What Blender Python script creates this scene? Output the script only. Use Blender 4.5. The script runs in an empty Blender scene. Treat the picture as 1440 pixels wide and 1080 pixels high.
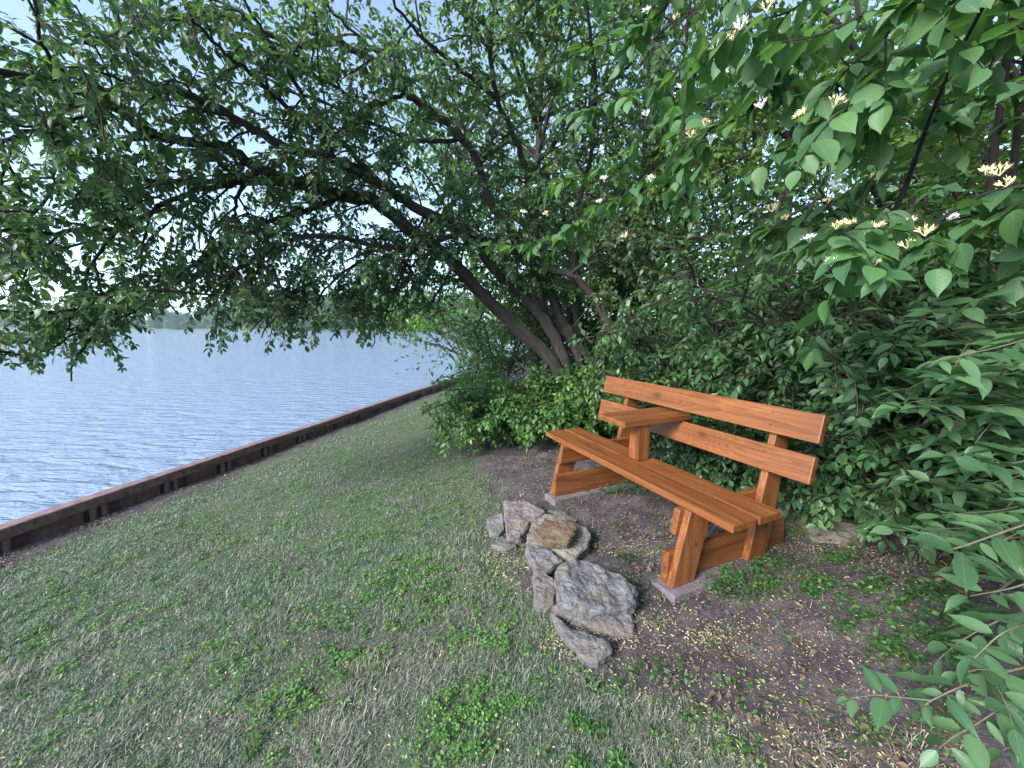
import bpy, bmesh, math, random
import numpy as np
from mathutils import Vector, Matrix
from mathutils.noise import noise as mnoise, fractal as mfractal

# ------------------------------------------------------------------ camera, sky, sun
SC = bpy.context.scene
COL = SC.collection
F, PITCH, H = 541.0, 0.147, 1.279            # focal length in photo pixels, downward tilt, eye height over the bench pads
cam = bpy.data.cameras.new('camera'); camo = bpy.data.objects.new('camera', cam); COL.objects.link(camo)
cam.sensor_width = 36; cam.lens = 36 * F / 1440; cam.clip_start = .03; cam.clip_end = 5000
camo.location = (0, 0, H); camo.rotation_euler = (math.pi / 2 - PITCH, 0, 0)
SC.camera = camo

SUN_EL, SUN_AZ = math.radians(30), math.radians(228)    # compass bearing of the sun, from +Y clockwise
W = bpy.data.worlds.new('World'); SC.world = W; W.use_nodes = True
nt = W.node_tree; bg = nt.nodes['Background']
sky = nt.nodes.new('ShaderNodeTexSky'); sky.sky_type = 'NISHITA'; sky.sun_disc = False
sky.sun_elevation = SUN_EL; sky.sun_rotation = SUN_AZ; sky.air_density = 1.0; sky.dust_density = 1.0; sky.ozone_density = 1.5
hs = nt.nodes.new('ShaderNodeHueSaturation'); hs.inputs['Saturation'].default_value = .66
nt.links.new(sky.outputs[0], hs.inputs['Color']); tn = nt.nodes.new('ShaderNodeMix'); tn.data_type = 'RGBA'; tn.blend_type = 'MULTIPLY'; tn.inputs[0].default_value = 1; tn.inputs[7].default_value = (.84, .99, 1.10, 1)
nt.links.new(hs.outputs[0], tn.inputs[6]); nt.links.new(tn.outputs[2], bg.inputs[0]); bg.inputs[1].default_value = 0.08
sun = bpy.data.lights.new('sun', 'SUN'); suno = bpy.data.objects.new('sun', sun); COL.objects.link(suno)
sun.energy = 2.0; sun.angle = math.radians(22); sun.color = (1.0, .98, .95)
sd = Vector((math.sin(SUN_AZ) * math.cos(SUN_EL), math.cos(SUN_AZ) * math.cos(SUN_EL), math.sin(SUN_EL)))
suno.rotation_euler = (-sd).to_track_quat('-Z', 'Y').to_euler()
vs = SC.view_settings; vs.view_transform = 'Standard'; vs.look = 'None'; vs.gamma = 1; vs.use_curve_mapping = False
vs.exposure = 2.15
SC.cycles.max_bounces = 6; SC.cycles.diffuse_bounces = 3; SC.cycles.transmission_bounces = 4; SC.cycles.transparent_max_bounces = 4
SC.cycles.use_denoising = True

# ------------------------------------------------------------------ helpers
RNG = np.random.default_rng(11); random.seed(5)
CP, SP = math.cos(PITCH), math.sin(PITCH)

def ray(px, py):
    a = (px - 720) / F; b = -(py - 540) / F
    return np.array([a, CP + b * SP, -SP + b * CP])

def V(px, py, y):                     # point seen at a photo pixel, Y metres ahead of the camera
    d = ray(px, py)
    return np.array([0, 0, H]) + d * (y / d[1])

def sm(a, b, x):
    t = np.clip((x - a) / (b - a), 0, 1); return t * t * (3 - 2 * t)

def vnoise(x, y, s, seed=0):          # cheap smooth 2-D noise, about -1..1
    x = np.asarray(x, float) / s; y = np.asarray(y, float) / s
    r = np.random.default_rng(seed); out = 0
    for k in range(6):
        a = r.uniform(0, 6.28); f = r.uniform(.6, 1.9); p = r.uniform(0, 6.28)
        out = out + np.sin(f * (x * math.cos(a) + y * math.sin(a)) * 2.2 + p + 1.3 * np.sin(f * (-x * math.sin(a) + y * math.cos(a)) * 1.7 + p * 2))
    return out / 3.2

W0 = np.array([-3.95, 2.76]); WT = np.array([.2385, .9711]); WN = np.array([.9711, -.2385])   # water's edge: origin, along, inland
def dt(x, y):
    return (x - W0[0]) * WN[0] + (y - W0[1]) * WN[1], (x - W0[0]) * WT[0] + (y - W0[1]) * WT[1]
def xy(d, t):
    return W0[0] + d * WN[0] + t * WT[0], W0[1] + d * WN[1] + t * WT[1]

def gz0(x, y):
    d, t = dt(x, y)
    z = np.interp(d, [-1, 0, .5, 2.2, 3.7, 4.4, 5.6, 7.0, 9, 14, 30], [-.47, -.46, -.42, -.24, -.05, .014, .016, .22, .8, 2.2, 4.5])
    z = z + .26 * np.exp(-(((x - 1.78) / .42) ** 2 + ((y - 1.28) / .5) ** 2))      # mound beside the bench
    z = z + .5 * sm(1.9, 3.4, x) * sm(4.5, 1.0, y)
    return z
def gz(x, y):
    x = np.asarray(x, float); y = np.asarray(y, float)
    return gz0(x, y) + .010 * vnoise(x, y, .5, 3) + .005 * vnoise(x, y, .16, 4)

def G(px, py):                        # ground point seen at a photo pixel
    d = ray(px, py); t = -H / d[2]
    for _ in range(30):
        p = np.array([0, 0, H]) + d * t
        t += (p[2] - float(gz(p[0], p[1]))) / -d[2] * .7
    return np.array([0, 0, H]) + d * t

_edge = np.array([G(*p)[:2] for p in ((640, 585), (655, 640), (690, 690), (672, 745), (705, 800), (745, 865), (790, 920), (860, 975), (960, 1020), (1040, 1078))])
def bed(x, y):                        # 1 on the bare soil round the bench, 0 on the lawn
    e = _edge[np.argsort(_edge[:, 1])]
    xb = np.interp(y, np.concatenate([[.3], e[:, 1], [9]]), np.concatenate([[e[0, 0] + .25], e[:, 0], [e[-1, 0] - .2]]))
    return sm(-.16, .22, x - xb + .09 * vnoise(x, y, .35, 8) + .05 * vnoise(x, y, .1, 9))
BARE = [(G(455, 880), .16, .11), (G(520, 915), .22, .09), (G(640, 900), .15, .12), (G(420, 790), .1, .08), (G(270, 690), .3, .1), (G(680, 625), .4, .25), (G(330, 1010), .2, .06)]
def bare(x, y):
    o = 0
    for p, a, b in BARE:
        o = np.maximum(o, np.exp(-((x - p[0]) / a) ** 2 - ((y - p[1]) / b) ** 2))
    return o

def obj(name, me, mat=None, parent=None):
    o = bpy.data.objects.new(name, me); COL.objects.link(o)
    if mat is not None:
        for m in (mat if isinstance(mat, (list, tuple)) else [mat]): me.materials.append(m)
    if parent is not None: o.parent = parent
    return o
def tag(o, label=None, cat=None, group=None, kind=None):
    if label: o['label'] = label
    if cat: o['category'] = cat
    if group: o['group'] = group
    if kind: o['kind'] = kind
    return o
def thing(name, label, cat, loc=(0, 0, 0), rz=0, group=None):
    o = bpy.data.objects.new(name, None); COL.objects.link(o); o.location = loc; o.rotation_euler = (0, 0, rz)
    o.empty_display_size = .1
    return tag(o, label, cat, group)

def amesh(name, verts, faces, uv=None, smooth=True):      # faces: (m,k) int array, every face k-sided
    me = bpy.data.meshes.new(name); verts = np.asarray(verts, np.float32); faces = np.asarray(faces, np.int32)
    m, k = faces.shape
    me.vertices.add(len(verts)); me.vertices.foreach_set('co', verts.ravel())
    me.loops.add(m * k); me.loops.foreach_set('vertex_index', faces.ravel())
    me.polygons.add(m); me.polygons.foreach_set('loop_start', np.arange(0, m * k, k, dtype=np.int32))
    me.polygons.foreach_set('use_smooth', np.full(m, smooth))
    if uv is not None:
        l = me.uv_layers.new(name='UVMap'); l.data.foreach_set('uv', np.asarray(uv, np.float32)[faces.ravel()].ravel())
    me.update(calc_edges=True)
    return me

def catmull(p, n):
    p = np.asarray(p, float); q = np.vstack([2 * p[0] - p[1], p, 2 * p[-1] - p[-2]]); out = []
    for i in range(1, len(q) - 2):
        t = np.linspace(0, 1, n, endpoint=False)[:, None]
        a, b, c, d = q[i - 1], q[i], q[i + 1], q[i + 2]
        out.append(.5 * ((2 * b) + (c - a) * t + (2 * a - 5 * b + 4 * c - d) * t ** 2 + (3 * b - a - 3 * c + d) * t ** 3))
    out.append(p[-1:]); return np.vstack(out)

def norm(v): return v / (np.linalg.norm(v, axis=-1, keepdims=True) + 1e-9)

def tubes_mesh(name, tubes, sides, lumpy=0.0):
    VV, FF, UU = [], [], []; off = 0; ang = np.linspace(0, 2 * math.pi, sides, endpoint=False)
    for pts, rad in tubes:
        pts = np.asarray(pts); n = len(pts); rad = np.asarray(rad)
        T = norm(np.gradient(pts, axis=0)); ref = np.array([.31, .2, .93]) if abs(T[:, 2].mean()) < .8 else np.array([.9, .35, .1])
        A = norm(np.cross(T, ref)); B = np.cross(T, A)
        r = rad[:, None] * np.ones(sides)[None]
        if lumpy:
            s = np.arange(n)[:, None] * .35
            r = r * (1 + lumpy * (np.sin(ang * 3 + s * .7 + off) + .6 * np.sin(ang * 5 - s + off) + .5 * np.sin(s * 2.1 + ang)))
        v = pts[:, None] + r[..., None] * (np.cos(ang)[None, :, None] * A[:, None] + np.sin(ang)[None, :, None] * B[:, None])
        VV.append(v.reshape(-1, 3))
        L = np.concatenate([[0], np.cumsum(np.linalg.norm(np.diff(pts, axis=0), axis=1))])
        UU.append(np.stack([np.broadcast_to(ang / 6.2832, (n, sides)), np.broadcast_to(L[:, None], (n, sides))], -1).reshape(-1, 2))
        i = np.arange(n - 1)[:, None] * sides; j = np.arange(sides)[None]; j2 = (j + 1) % sides
        FF.append((off + np.stack([i + j, i + j2, i + sides + j2, i + sides + j], -1)).reshape(-1, 4)); off += n * sides
    return amesh(name, np.vstack(VV), np.vstack(FF), np.vstack(UU))

def _tmpl(ys, ws, droop=.16, fold=.16):
    v = []; uv = []
    for y, w in zip(ys, ws):
        z = -droop * y ** 2
        for s in (-1, 0, 1):
            v.append((s * w, y, z + abs(s) * w * fold)); uv.append((.5 + s * w, y))
    f = []
    for i in range(len(ys) - 1):
        a = 3 * i
        for s in (0, 1): f += [(a + s, a + s + 1, a + s + 4), (a + s, a + s + 4, a + s + 3)]
    return np.array(v), np.array(f), np.array(uv)
LEAF_NEAR = _tmpl([0, .04, .12, .25, .40, .55, .69, .81, .91, 1.0], [.015, .17, .34, .46, .5, .46, .35, .19, .065, .004], .2, .2)
LEAF_MID = _tmpl([0, .2, .5, .78, 1.0], [.02, .39, .48, .26, .01])
LEAF_LOW = (np.array([(0, 0, 0), (-.46, .42, .07), (.46, .42, .07), (0, 1, -.12), (0, .45, -.03)], float), np.array([(0, 2, 4), (0, 4, 1), (4, 2, 3), (4, 3, 1)]),
            np.array([(.5, 0), (.04, .42), (.96, .42), (.5, 1), (.5, .45)], float))
LEAF_ROUND = _tmpl([0, .12, .45, .8, 1.0], [.02, .3, .5, .36, .1], .1, .1)

def leaves_mesh(name, pos, dr, nr, size, width, tmpl, rng):
    pos, dr, nr, size = map(np.asarray, (pos, dr, nr, size)); n = len(pos)
    D = norm(dr); B = norm(np.cross(D, nr)); N = np.cross(B, D)
    tv, tf, tu = tmpl
    w = width * rng.uniform(.82, 1.15, n); cur = rng.uniform(-.6, 2.2, n); fo = rng.uniform(.2, 2.0, n); tw = rng.normal(0, .22, n)
    x = tv[None, :, 0] * w[:, None]; y = np.broadcast_to(tv[None, :, 1], (n, len(tv)))
    zc = -.17 * y ** 2 * cur[:, None]; z = zc + np.abs(x) * .3 * fo[:, None] + x * y * tw[:, None] * 1.3
    v = pos[:, None] + size[:, None, None] * (x[..., None] * B[:, None] + y[..., None] * D[:, None] + z[..., None] * N[:, None])
    f = (np.arange(n) * len(tv))[:, None, None] + tf[None]
    return amesh(name, v.reshape(-1, 3), f.reshape(-1, 3), np.tile(tu, (n, 1)))

# ------------------------------------------------------------------ materials
def mat(name):
    m = bpy.data.materials.new(name); m.use_nodes = True; t = m.node_tree; t.nodes.clear()
    out = t.nodes.new('ShaderNodeOutputMaterial')
    def N(kind, **kw):
        n = t.nodes.new('ShaderNode' + kind)
        for k, v in kw.items():
            if k in n.inputs: n.inputs[k].default_value = v
            else: setattr(n, k, v)
        return n
    def L(a, b): t.links.new(a, b)
    return m, N, L, out
def rgb(c): return (c[0], c[1], c[2], 1)
def ramp(N, L, fac, stops):
    r = N('ValToRGB'); L(fac, r.inputs[0]); e = r.color_ramp.elements
    while len(e) < len(stops): e.new(.5)
    for el, (p, c) in zip(e, stops): el.position = p; el.color = rgb(c) if len(c) == 3 else c
    return r.outputs[0]
def mixc(N, L, fac, a, b, blend='MIX'):
    m = N('Mix', data_type='RGBA', blend_type=blend)
    for s, v in ((0, fac), (6, a), (7, b)):
        if hasattr(v, 'node'): L(v, m.inputs[s])
        else: m.inputs[s].default_value = v if s == 0 else rgb(v)
    return m.outputs[2]
def math_(N, L, op, a, b=None, c=None):
    m = N('Math', operation=op)
    for i, v in enumerate((a, b, c)):
        if v is None: continue
        if hasattr(v, 'node'): L(v, m.inputs[i])
        else: m.inputs[i].default_value = v
    return m.outputs[0]
def noise_(N, L, vec, scale, detail=4, rough=.55, dist=0):
    n = N('TexNoise', Scale=scale, Detail=detail, Roughness=rough, Distortion=dist); L(vec, n.inputs['Vector']); return n.outputs[0]

def leaf_mat(name, cols, trans=.4, rough=.42, veins=False, tr_tint=(1.25, 1.35, .55)):
    m, N, L, out = mat(name)
    g = N('NewGeometry'); c = ramp(N, L, g.outputs['Random Per Island'], [(i / (len(cols) - 1), q) for i, q in enumerate(cols)])
    pn = noise_(N, L, g.outputs['Position'], 1.3, 2)
    hv = N('HueSaturation', Saturation=1.0); L(c, hv.inputs['Color'])
    L(math_(N, L, 'MULTIPLY_ADD', pn, .5, .75), hv.inputs['Value']); L(math_(N, L, 'MULTIPLY_ADD', pn, .05, .475), hv.inputs['Hue'])
    c = hv.outputs[0]
    b = N('BsdfPrincipled', Roughness=rough); b.inputs['Specular IOR Level'].default_value = .45
    if veins:
        uv = N('UVMap'); s = N('SeparateXYZ'); L(uv.outputs[0], s.inputs[0])
        ax = math_(N, L, 'ABSOLUTE', math_(N, L, 'SUBTRACT', s.outputs[0], .5))
        mid = math_(N, L, 'LESS_THAN', ax, .016)
        st = math_(N, L, 'PINGPONG', math_(N, L, 'SUBTRACT', s.outputs[1], math_(N, L, 'MULTIPLY', ax, .75)), .075)
        sv = math_(N, L, 'LESS_THAN', st, .006)
        vv = math_(N, L, 'MAXIMUM', mid, math_(N, L, 'MULTIPLY', sv, .5))
        c = mixc(N, L, math_(N, L, 'MULTIPLY', vv, .28), c, (.24, .34, .18))
        fn = noise_(N, L, uv.outputs[0], 9, 3)
        c = mixc(N, L, math_(N, L, 'MULTIPLY', fn, .25), c, (.10, .20, .07))
        bp = N('Bump', Strength=.35, Distance=.001); L(math_(N, L, 'MULTIPLY', st, -6), bp.inputs['Height']); L(bp.outputs[0], b.inputs['Normal'])
    L(c, b.inputs['Base Color'])
    t = N('BsdfTranslucent'); L(mixc(N, L, 1.0, c, tr_tint, 'MULTIPLY'), t.inputs[0])
    mx = N('MixShader'); mx.inputs[0].default_value = trans; L(b.outputs[0], mx.inputs[1]); L(t.outputs[0], mx.inputs[2]); L(mx.outputs[0], out.inputs[0])
    return m

def bark_mat(name, c1, c2):
    m, N, L, out = mat(name)
    uv = N('UVMap'); s = N('SeparateXYZ'); L(uv.outputs[0], s.inputs[0])
    a = math_(N, L, 'MULTIPLY', s.outputs[0], 6.28318)
    cb = N('CombineXYZ'); L(math_(N, L, 'MULTIPLY', math_(N, L, 'COSINE', a), 1.0), cb.inputs[0]); L(math_(N, L, 'MULTIPLY', math_(N, L, 'SINE', a), 1.0), cb.inputs[1])
    L(math_(N, L, 'MULTIPLY', s.outputs[1], 1.6), cb.inputs[2])
    n1 = noise_(N, L, cb.outputs[0], 5.5, 5, .65, .4); n2 = noise_(N, L, cb.outputs[0], 2.0, 2)
    c = ramp(N, L, n1, [(.3, c1), (.7, c2)]); c = mixc(N, L, math_(N, L, 'MULTIPLY', n2, .35), c, (.10, .095, .09))
    b = N('BsdfPrincipled', Roughness=.85); L(c, b.inputs['Base Color'])
    bp = N('Bump', Strength=1.0, Distance=.06); L(n1, bp.inputs['Height']); L(bp.outputs[0], b.inputs['Normal']); L(b.outputs[0], out.inputs[0])
    return m

def plain(name, c, rough=.6, var=.25, scale=30, bump=.2, metallic=0, c2=None):
    m, N, L, out = mat(name)
    tc = N('TexCoord'); n = noise_(N, L, tc.outputs['Object'], scale, 5, .6)
    col = ramp(N, L, n, [(.3, [x * (1 - var) for x in c]), (.7, c2 or [min(1, x * (1 + var)) for x in c])])
    b = N('BsdfPrincipled', Roughness=rough, Metallic=metallic); L(col, b.inputs['Base Color'])
    bp = N('Bump', Strength=bump, Distance=.01); L(n, bp.inputs['Height']); L(bp.outputs[0], b.inputs['Normal']); L(b.outputs[0], out.inputs[0])
    return m

def wood_mat(name, axis=0, seed=0.0, knots=(), tone=1.0):       # stained softwood, grain along the given object axis
    m, N, L, out = mat(name)
    tc = N('TexCoord'); P = tc.outputs['Object']
    mp = N('Mapping'); sc = [26, 26, 26]; sc[axis] = 1.1; mp.inputs['Scale'].default_value = sc; mp.inputs['Location'].default_value = (seed, seed * 1.7, seed * .6); L(P, mp.inputs[0])
    # knots pull the grain round them
    kd = None
    for (ku, kv, kw, kr) in knots:
        sb = N('VectorMath', operation='SUBTRACT'); L(P, sb.inputs[0]); sb.inputs[1].default_value = (ku, kv, kw)
        ml = N('VectorMath', operation='MULTIPLY'); L(sb.outputs[0], ml.inputs[0]); ml.inputs[1].default_value = (.6, .0, 1.0)
        ln = N('VectorMath', operation='LENGTH'); L(ml.outputs[0], ln.inputs[0])
        d = math_(N, L, 'DIVIDE', ln.outputs['Value'], kr); kd = d if kd is None else math_(N, L, 'MINIMUM', kd, d)
    g1 = noise_(N, L, mp.outputs[0], 1.0, 4, .6, .6)
    mp2 = N('Mapping'); s2 = [7, 7, 7]; s2[axis] = .55; mp2.inputs['Scale'].default_value = s2; mp2.inputs['Location'].default_value = (seed * 2, seed, 3); L(P, mp2.inputs[0])
    g2 = noise_(N, L, mp2.outputs[0], 1.0, 2, .5, .3)
    rings = g2
    if kd is not None:
        infl = math_(N, L, 'POWER', 2.718, math_(N, L, 'MULTIPLY', kd, -.42))
        rings = math_(N, L, 'ADD', g2, math_(N, L, 'MULTIPLY', infl, 1.1))
    w = math_(N, L, 'FRACT', math_(N, L, 'MULTIPLY', rings, 9.0))
    w = math_(N, L, 'POWER', w, 2.0)
    c = ramp(N, L, math_(N, L, 'ADD', math_(N, L, 'MULTIPLY', g1, .82), math_(N, L, 'MULTIPLY', w, .18)),
             [(.30, [x * tone for x in (.105, .033, .011)]), (.47, [x * tone for x in (.205, .070, .020)]), (.72, [x * tone for x in (.275, .105, .034)])])
    big = noise_(N, L, P, 3.5, 3); c = mixc(N, L, math_(N, L, 'MULTIPLY', big, .6), c, [x * tone for x in (.13, .042, .013)])
    if kd is not None:
        c = mixc(N, L, math_(N, L, 'MULTIPLY', math_(N, L, 'SUBTRACT', 1.0, math_(N, L, 'SMOOTH_MIN', kd, 1.0, .3)), .9), c, (.05, .018, .008))
    mp3 = N('Mapping'); s3 = [150, 150, 150]; s3[axis] = 3.0; mp3.inputs['Scale'].default_value = s3; mp3.inputs['Location'].default_value = (seed, 2, seed); L(P, mp3.inputs[0])
    g3 = noise_(N, L, mp3.outputs[0], 1.0, 3, .6); hv = N('HueSaturation'); L(c, hv.inputs['Color']); L(math_(N, L, 'MULTIPLY_ADD', g3, 1.3, .35), hv.inputs['Value']); c = hv.outputs[0]
    b = N('BsdfPrincipled', Roughness=.42); L(c, b.inputs['Base Color']); b.inputs['Specular IOR Level'].default_value = .5
    L(math_(N, L, 'MULTIPLY_ADD', g1, .25, .3), b.inputs['Roughness'])
    bp = N('Bump', Strength=.25, Distance=.002); L(math_(N, L, 'ADD', g1, math_(N, L, 'MULTIPLY', w, -.5)), bp.inputs['Height']); L(bp.outputs[0], b.inputs['Normal'])
    L(b.outputs[0], out.inputs[0]); return m

LEAF = dict(
    tree=leaf_mat('tree_leaf', [(.046, .095, .048), (.068, .132, .060), (.090, .165, .070), (.12, .205, .088)], .5),
    near=leaf_mat('near_leaf', [(.050, .125, .055), (.072, .165, .065), (.105, .215, .070)], .46, .5, True),
    hedge=leaf_mat('hedge_leaf', [(.035, .090, .040), (.060, .140, .055), (.090, .190, .070), (.125, .235, .085)], .40, .36),
    blade=leaf_mat('blade_leaf', [(.038, .100, .045), (.068, .150, .068), (.12, .225, .11)], .38, .44, True),
    back=leaf_mat('back_leaf', [(.055, .125, .032), (.10, .19, .045), (.15, .26, .06)], .55),
    low=leaf_mat('low_leaf', [(.045, .115, .030), (.080, .180, .045), (.13, .25, .06)], .35),
    clover=leaf_mat('clover_leaf', [(.07, .16, .042), (.11, .23, .055), (.17, .32, .08), (.08, .17, .06)], .35, .5),
    far=leaf_mat('far_leaf', [(.055, .13, .045), (.085, .18, .055)], .25, .6),
    lime=leaf_mat('sunlit_lime_leaf', [(.13, .30, .05), (.20, .40, .07)], .45))  # last entry: brightness of sunlit leaves is put into the colour
BARK = bark_mat('bark', (.018, .013, .012), (.125, .090, .080)); BARKD = bark_mat('dark_bark', (.022, .016, .015), (.075, .055, .050))
TWIG = plain('twig_bark', (.060, .042, .036), .8, .4, 60)
TWIGG = plain('green_twig', (.11, .095, .06), .7, .3, 60)
WHITE = plain('white_petal', (.80, .80, .78), .5, .04, 50, 0); CREAM = plain('cream_petal', (.78, .64, .38), .5, .15, 60, 0)

# ------------------------------------------------------------------ ground, water
def build_ground():
    da = np.concatenate([np.arange(.02, 7.2, .045), np.arange(7.2, 12, .2), np.array([12.5, 14, 17, 22, 30, 60, 160, 400])])
    ta = np.concatenate([np.array([-400, -120, -40, -20, -12]), np.arange(-8, -3.2, .3), np.arange(-3.2, 6.5, .045), np.arange(6.5, 12, .12), np.array([12.5, 13.5, 15, 18, 24, 34, 60, 110])])
    D, T = np.meshgrid(da, ta, indexing='ij'); X, Y = xy(D, T); Z = gz(X, Y)
    b = bed(X, Y); Z = Z + .008 * b * vnoise(X, Y, .09, 21) + .006 * b * vnoise(X, Y, .045, 22)
    n, m = D.shape; idx = np.arange(n * m).reshape(n, m)
    f = np.stack([idx[:-1, :-1], idx[1:, :-1], idx[1:, 1:], idx[:-1, 1:]], -1).reshape(-1, 4)
    me = amesh('lawn_ground', np.stack([X, Y, Z], -1).reshape(-1, 3), f)
    soil = np.maximum(b, np.maximum(sm(.46, .20, D + .06 * vnoise(X, Y, .3, 5)), .9 * bare(X, Y)))
    soil = np.maximum(soil, sm(6.2, 6.8, D))
    a = me.attributes.new('soil', 'FLOAT', 'POINT'); a.data.foreach_set('value', soil.ravel().astype(np.float32))
    m_, N, L, out = mat('ground_soil_and_turf')
    at = N('Attribute', attribute_name='soil'); g = N('NewGeometry'); P = g.outputs['Position']
    n1 = noise_(N, L, P, 55, 6, .7); n2 = noise_(N, L, P, 7, 4, .6); n3 = noise_(N, L, P, 160, 3, .7)
    cs = ramp(N, L, n1, [(.3, (.034, .027, .034)), (.55, (.084, .068, .079)), (.75, (.155, .130, .140))])
    cs = mixc(N, L, math_(N, L, 'MULTIPLY', ramp(N, L, n2, [(.42, (0, 0, 0)), (.66, (1, 1, 1))]), .6), cs, (.165, .138, .128))
    cg = ramp(N, L, n3, [(.3, (.045, .060, .034)), (.5, (.090, .12, .066)), (.72, (.17, .18, .12))])
    cg = mixc(N, L, math_(N, L, 'MULTIPLY', n2, .5), cg, (.09, .11, .055))
    c = mixc(N, L, at.outputs['Fac'], cg, cs)
    bs = N('BsdfPrincipled', Roughness=.95); L(c, bs.inputs['Base Color']); bs.inputs['Specular IOR Level'].default_value = .2
    bp = N('Bump', Strength=.9, Distance=.02); L(math_(N, L, 'ADD', n1, math_(N, L, 'MULTIPLY', n3, .4)), bp.inputs['Height']); L(bp.outputs[0], bs.inputs['Normal']); L(bs.outputs[0], out.inputs[0])
    tag(obj('lawn_ground', me, m_), kind='structure')
build_ground()

WZ = -1.05
def build_water():
    m, N, L, out = mat('lake_water')
    g = N('NewGeometry'); P = g.outputs['Position']
    mp = N('Mapping'); mp.inputs['Rotation'].default_value = (0, 0, math.radians(14)); mp.inputs['Scale'].default_value = (.42, 1.35, 1); L(P, mp.inputs[0])
    n1 = noise_(N, L, mp.outputs[0], 3.0, 3, .5, .5); n2 = noise_(N, L, mp.outputs[0], 8.0, 3, .55, .6); n3 = noise_(N, L, mp.outputs[0], .35, 2)
    h = math_(N, L, 'ADD', n1, math_(N, L, 'MULTIPLY', n2, .34))
    bp = N('Bump', Strength=1.0, Distance=.14); L(h, bp.inputs['Height'])
    b = N('BsdfPrincipled', Roughness=.06, IOR=1.333); b.inputs['Base Color'].default_value = rgb((.20, .255, .36)); L(bp.outputs[0], b.inputs['Normal'])
    L(b.outputs[0], out.inputs[0])
    v = [(-1500, -900, WZ), (900, -900, WZ), (900, 2200, WZ), (-1500, 2200, WZ)]
    tag(obj('lake_water', amesh('lake_water', v, [(0, 1, 2, 3)]), m), kind='structure')
build_water()

# ------------------------------------------------------------------ sheet pile wall at the water's edge
def build_wall():
    steel = plain('brown_coated_steel', (.175, .092, .082), .5, .4, 14, .15, 0, (.28, .165, .15))
    steel2 = plain('brown_sheet_pile', (.19, .11, .095), .6, .45, 9, .2)
    root = thing('retaining_wall', 'long dark brown steel sheet pile wall with a rounded cap along the water', 'retaining wall', (W0[0], W0[1], -.46))
    T0, T1 = -5.0, 21.0
    def P(d, t, z):
        x, y = xy(d, t); return (x - W0[0], y - W0[1], z + .46)
    CT = -.46 + .185
    prof = [(-.02, CT - .085), (-.02, CT - .02), (-.014, CT - .006), (-.03, CT), (-.135, CT), (-.150, CT - .006), (-.155, CT - .02), (-.155, CT - .085)]
    prof = [(-.02, CT - .09), (-.02, CT - .016), (-.0245, CT - .0045), (-.036, CT), (-.139, CT), (-.1505, CT - .0045), (-.155, CT - .016), (-.155, CT - .09)]
    ts = np.arange(T0, T1 + .01, .5); v = []; f = []
    for t in ts:
        wv = .004 * math.sin(t * 1.3) + .003 * math.sin(t * 3.1)
        v += [P(d, t, z + wv) for d, z in prof]
    k = len(prof)
    for i in range(len(ts) - 1):
        for j in range(k): f.append((i * k + j, i * k + (j + 1) % k, (i + 1) * k + (j + 1) % k, (i + 1) * k + j))
    obj('cap_rail', amesh('cap_rail', v, f, smooth=False), steel, root)
    # corrugated pile wall below the cap
    v = []; f = []; ts = []; 
    t = T0; pat = [(0, -.115), (.24, -.115), (.31, -.055), (.55, -.055), (.62, -.115)]
    while t < T1:
        for a, d in pat[:-1]: ts.append((t + a, d))
        t += .62
    for t, d in ts: v += [P(d, t, CT - .092), P(d, t, -1.5)]
    for i in range(len(ts) - 1): f.append((2 * i, 2 * i + 1, 2 * i + 3, 2 * i + 2))
    obj('sheet_pile', amesh('sheet_pile', v, f, smooth=False), steel2, root)
    # paired ribs standing under the cap
    n = 0; t = -1.9
    rib = None
    while t < 12 and n < 60:
        for off in (0, .085):
            bm = bmesh.new()
            if rib is None:
                vs_ = []
                for z in (-.30, .094):
                    for q in range(7):
                        a = math.pi * q / 6 - math.pi / 2
                        vs_.append(bm.verts.new((math.cos(a) * .030, math.sin(a) * .027, z)))
                for q in range(6): bm.faces.new((vs_[q], vs_[q + 1], vs_[q + 8], vs_[q + 7]))
                rib = bpy.data.meshes.new('pile_rib'); bm.to_mesh(rib); rib.materials.append(steel2)
            bm.free()
            o = obj('pile_rib', rib, None, root); o.location = P(-.056, t + off, -.46); o.rotation_euler = (0, 0, math.atan2(WN[1], WN[0])); n += 1
        t += .62
build_wall()

# ------------------------------------------------------------------ bench
BX, BY, BYAW = .273, 3.005, -1.153
def bench_pt(u, v, w):
    c, s = math.cos(BYAW), math.sin(BYAW); return np.array([BX + u * c - v * s, BY + u * s + v * c, w])

def solid(name, poly, lo, hi, axis, mat_, parent, bev=.005):
    """polygon extruded along an axis: axis 0 -> poly is (v,w), between u=lo and hi; axis 1 -> (u,w); axis 2 -> (u,v)"""
    bm = bmesh.new(); rings = []
    for e in (lo, hi):
        r = []
        for a, b in poly:
            c = [0, 0, 0]; o = [i for i in range(3) if i != axis]; c[axis] = e; c[o[0]] = a; c[o[1]] = b
            r.append(bm.verts.new(c))
        rings.append(r)
    n = len(poly)
    bm.faces.new(rings[0]); bm.faces.new(rings[1])
    for i in range(n): bm.faces.new((rings[0][i], rings[0][(i + 1) % n], rings[1][(i + 1) % n], rings[1][i]))
    bmesh.ops.recalc_face_normals(bm, faces=bm.faces)
    if bev: bmesh.ops.bevel(bm, geom=bm.edges[:], offset=bev, segments=2, affect='EDGES', profile=.6)
    me = bpy.data.meshes.new(name); bm.to_mesh(me); bm.free()
    for p in me.polygons: p.use_smooth = False
    return obj(name, me, mat_, parent)

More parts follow.
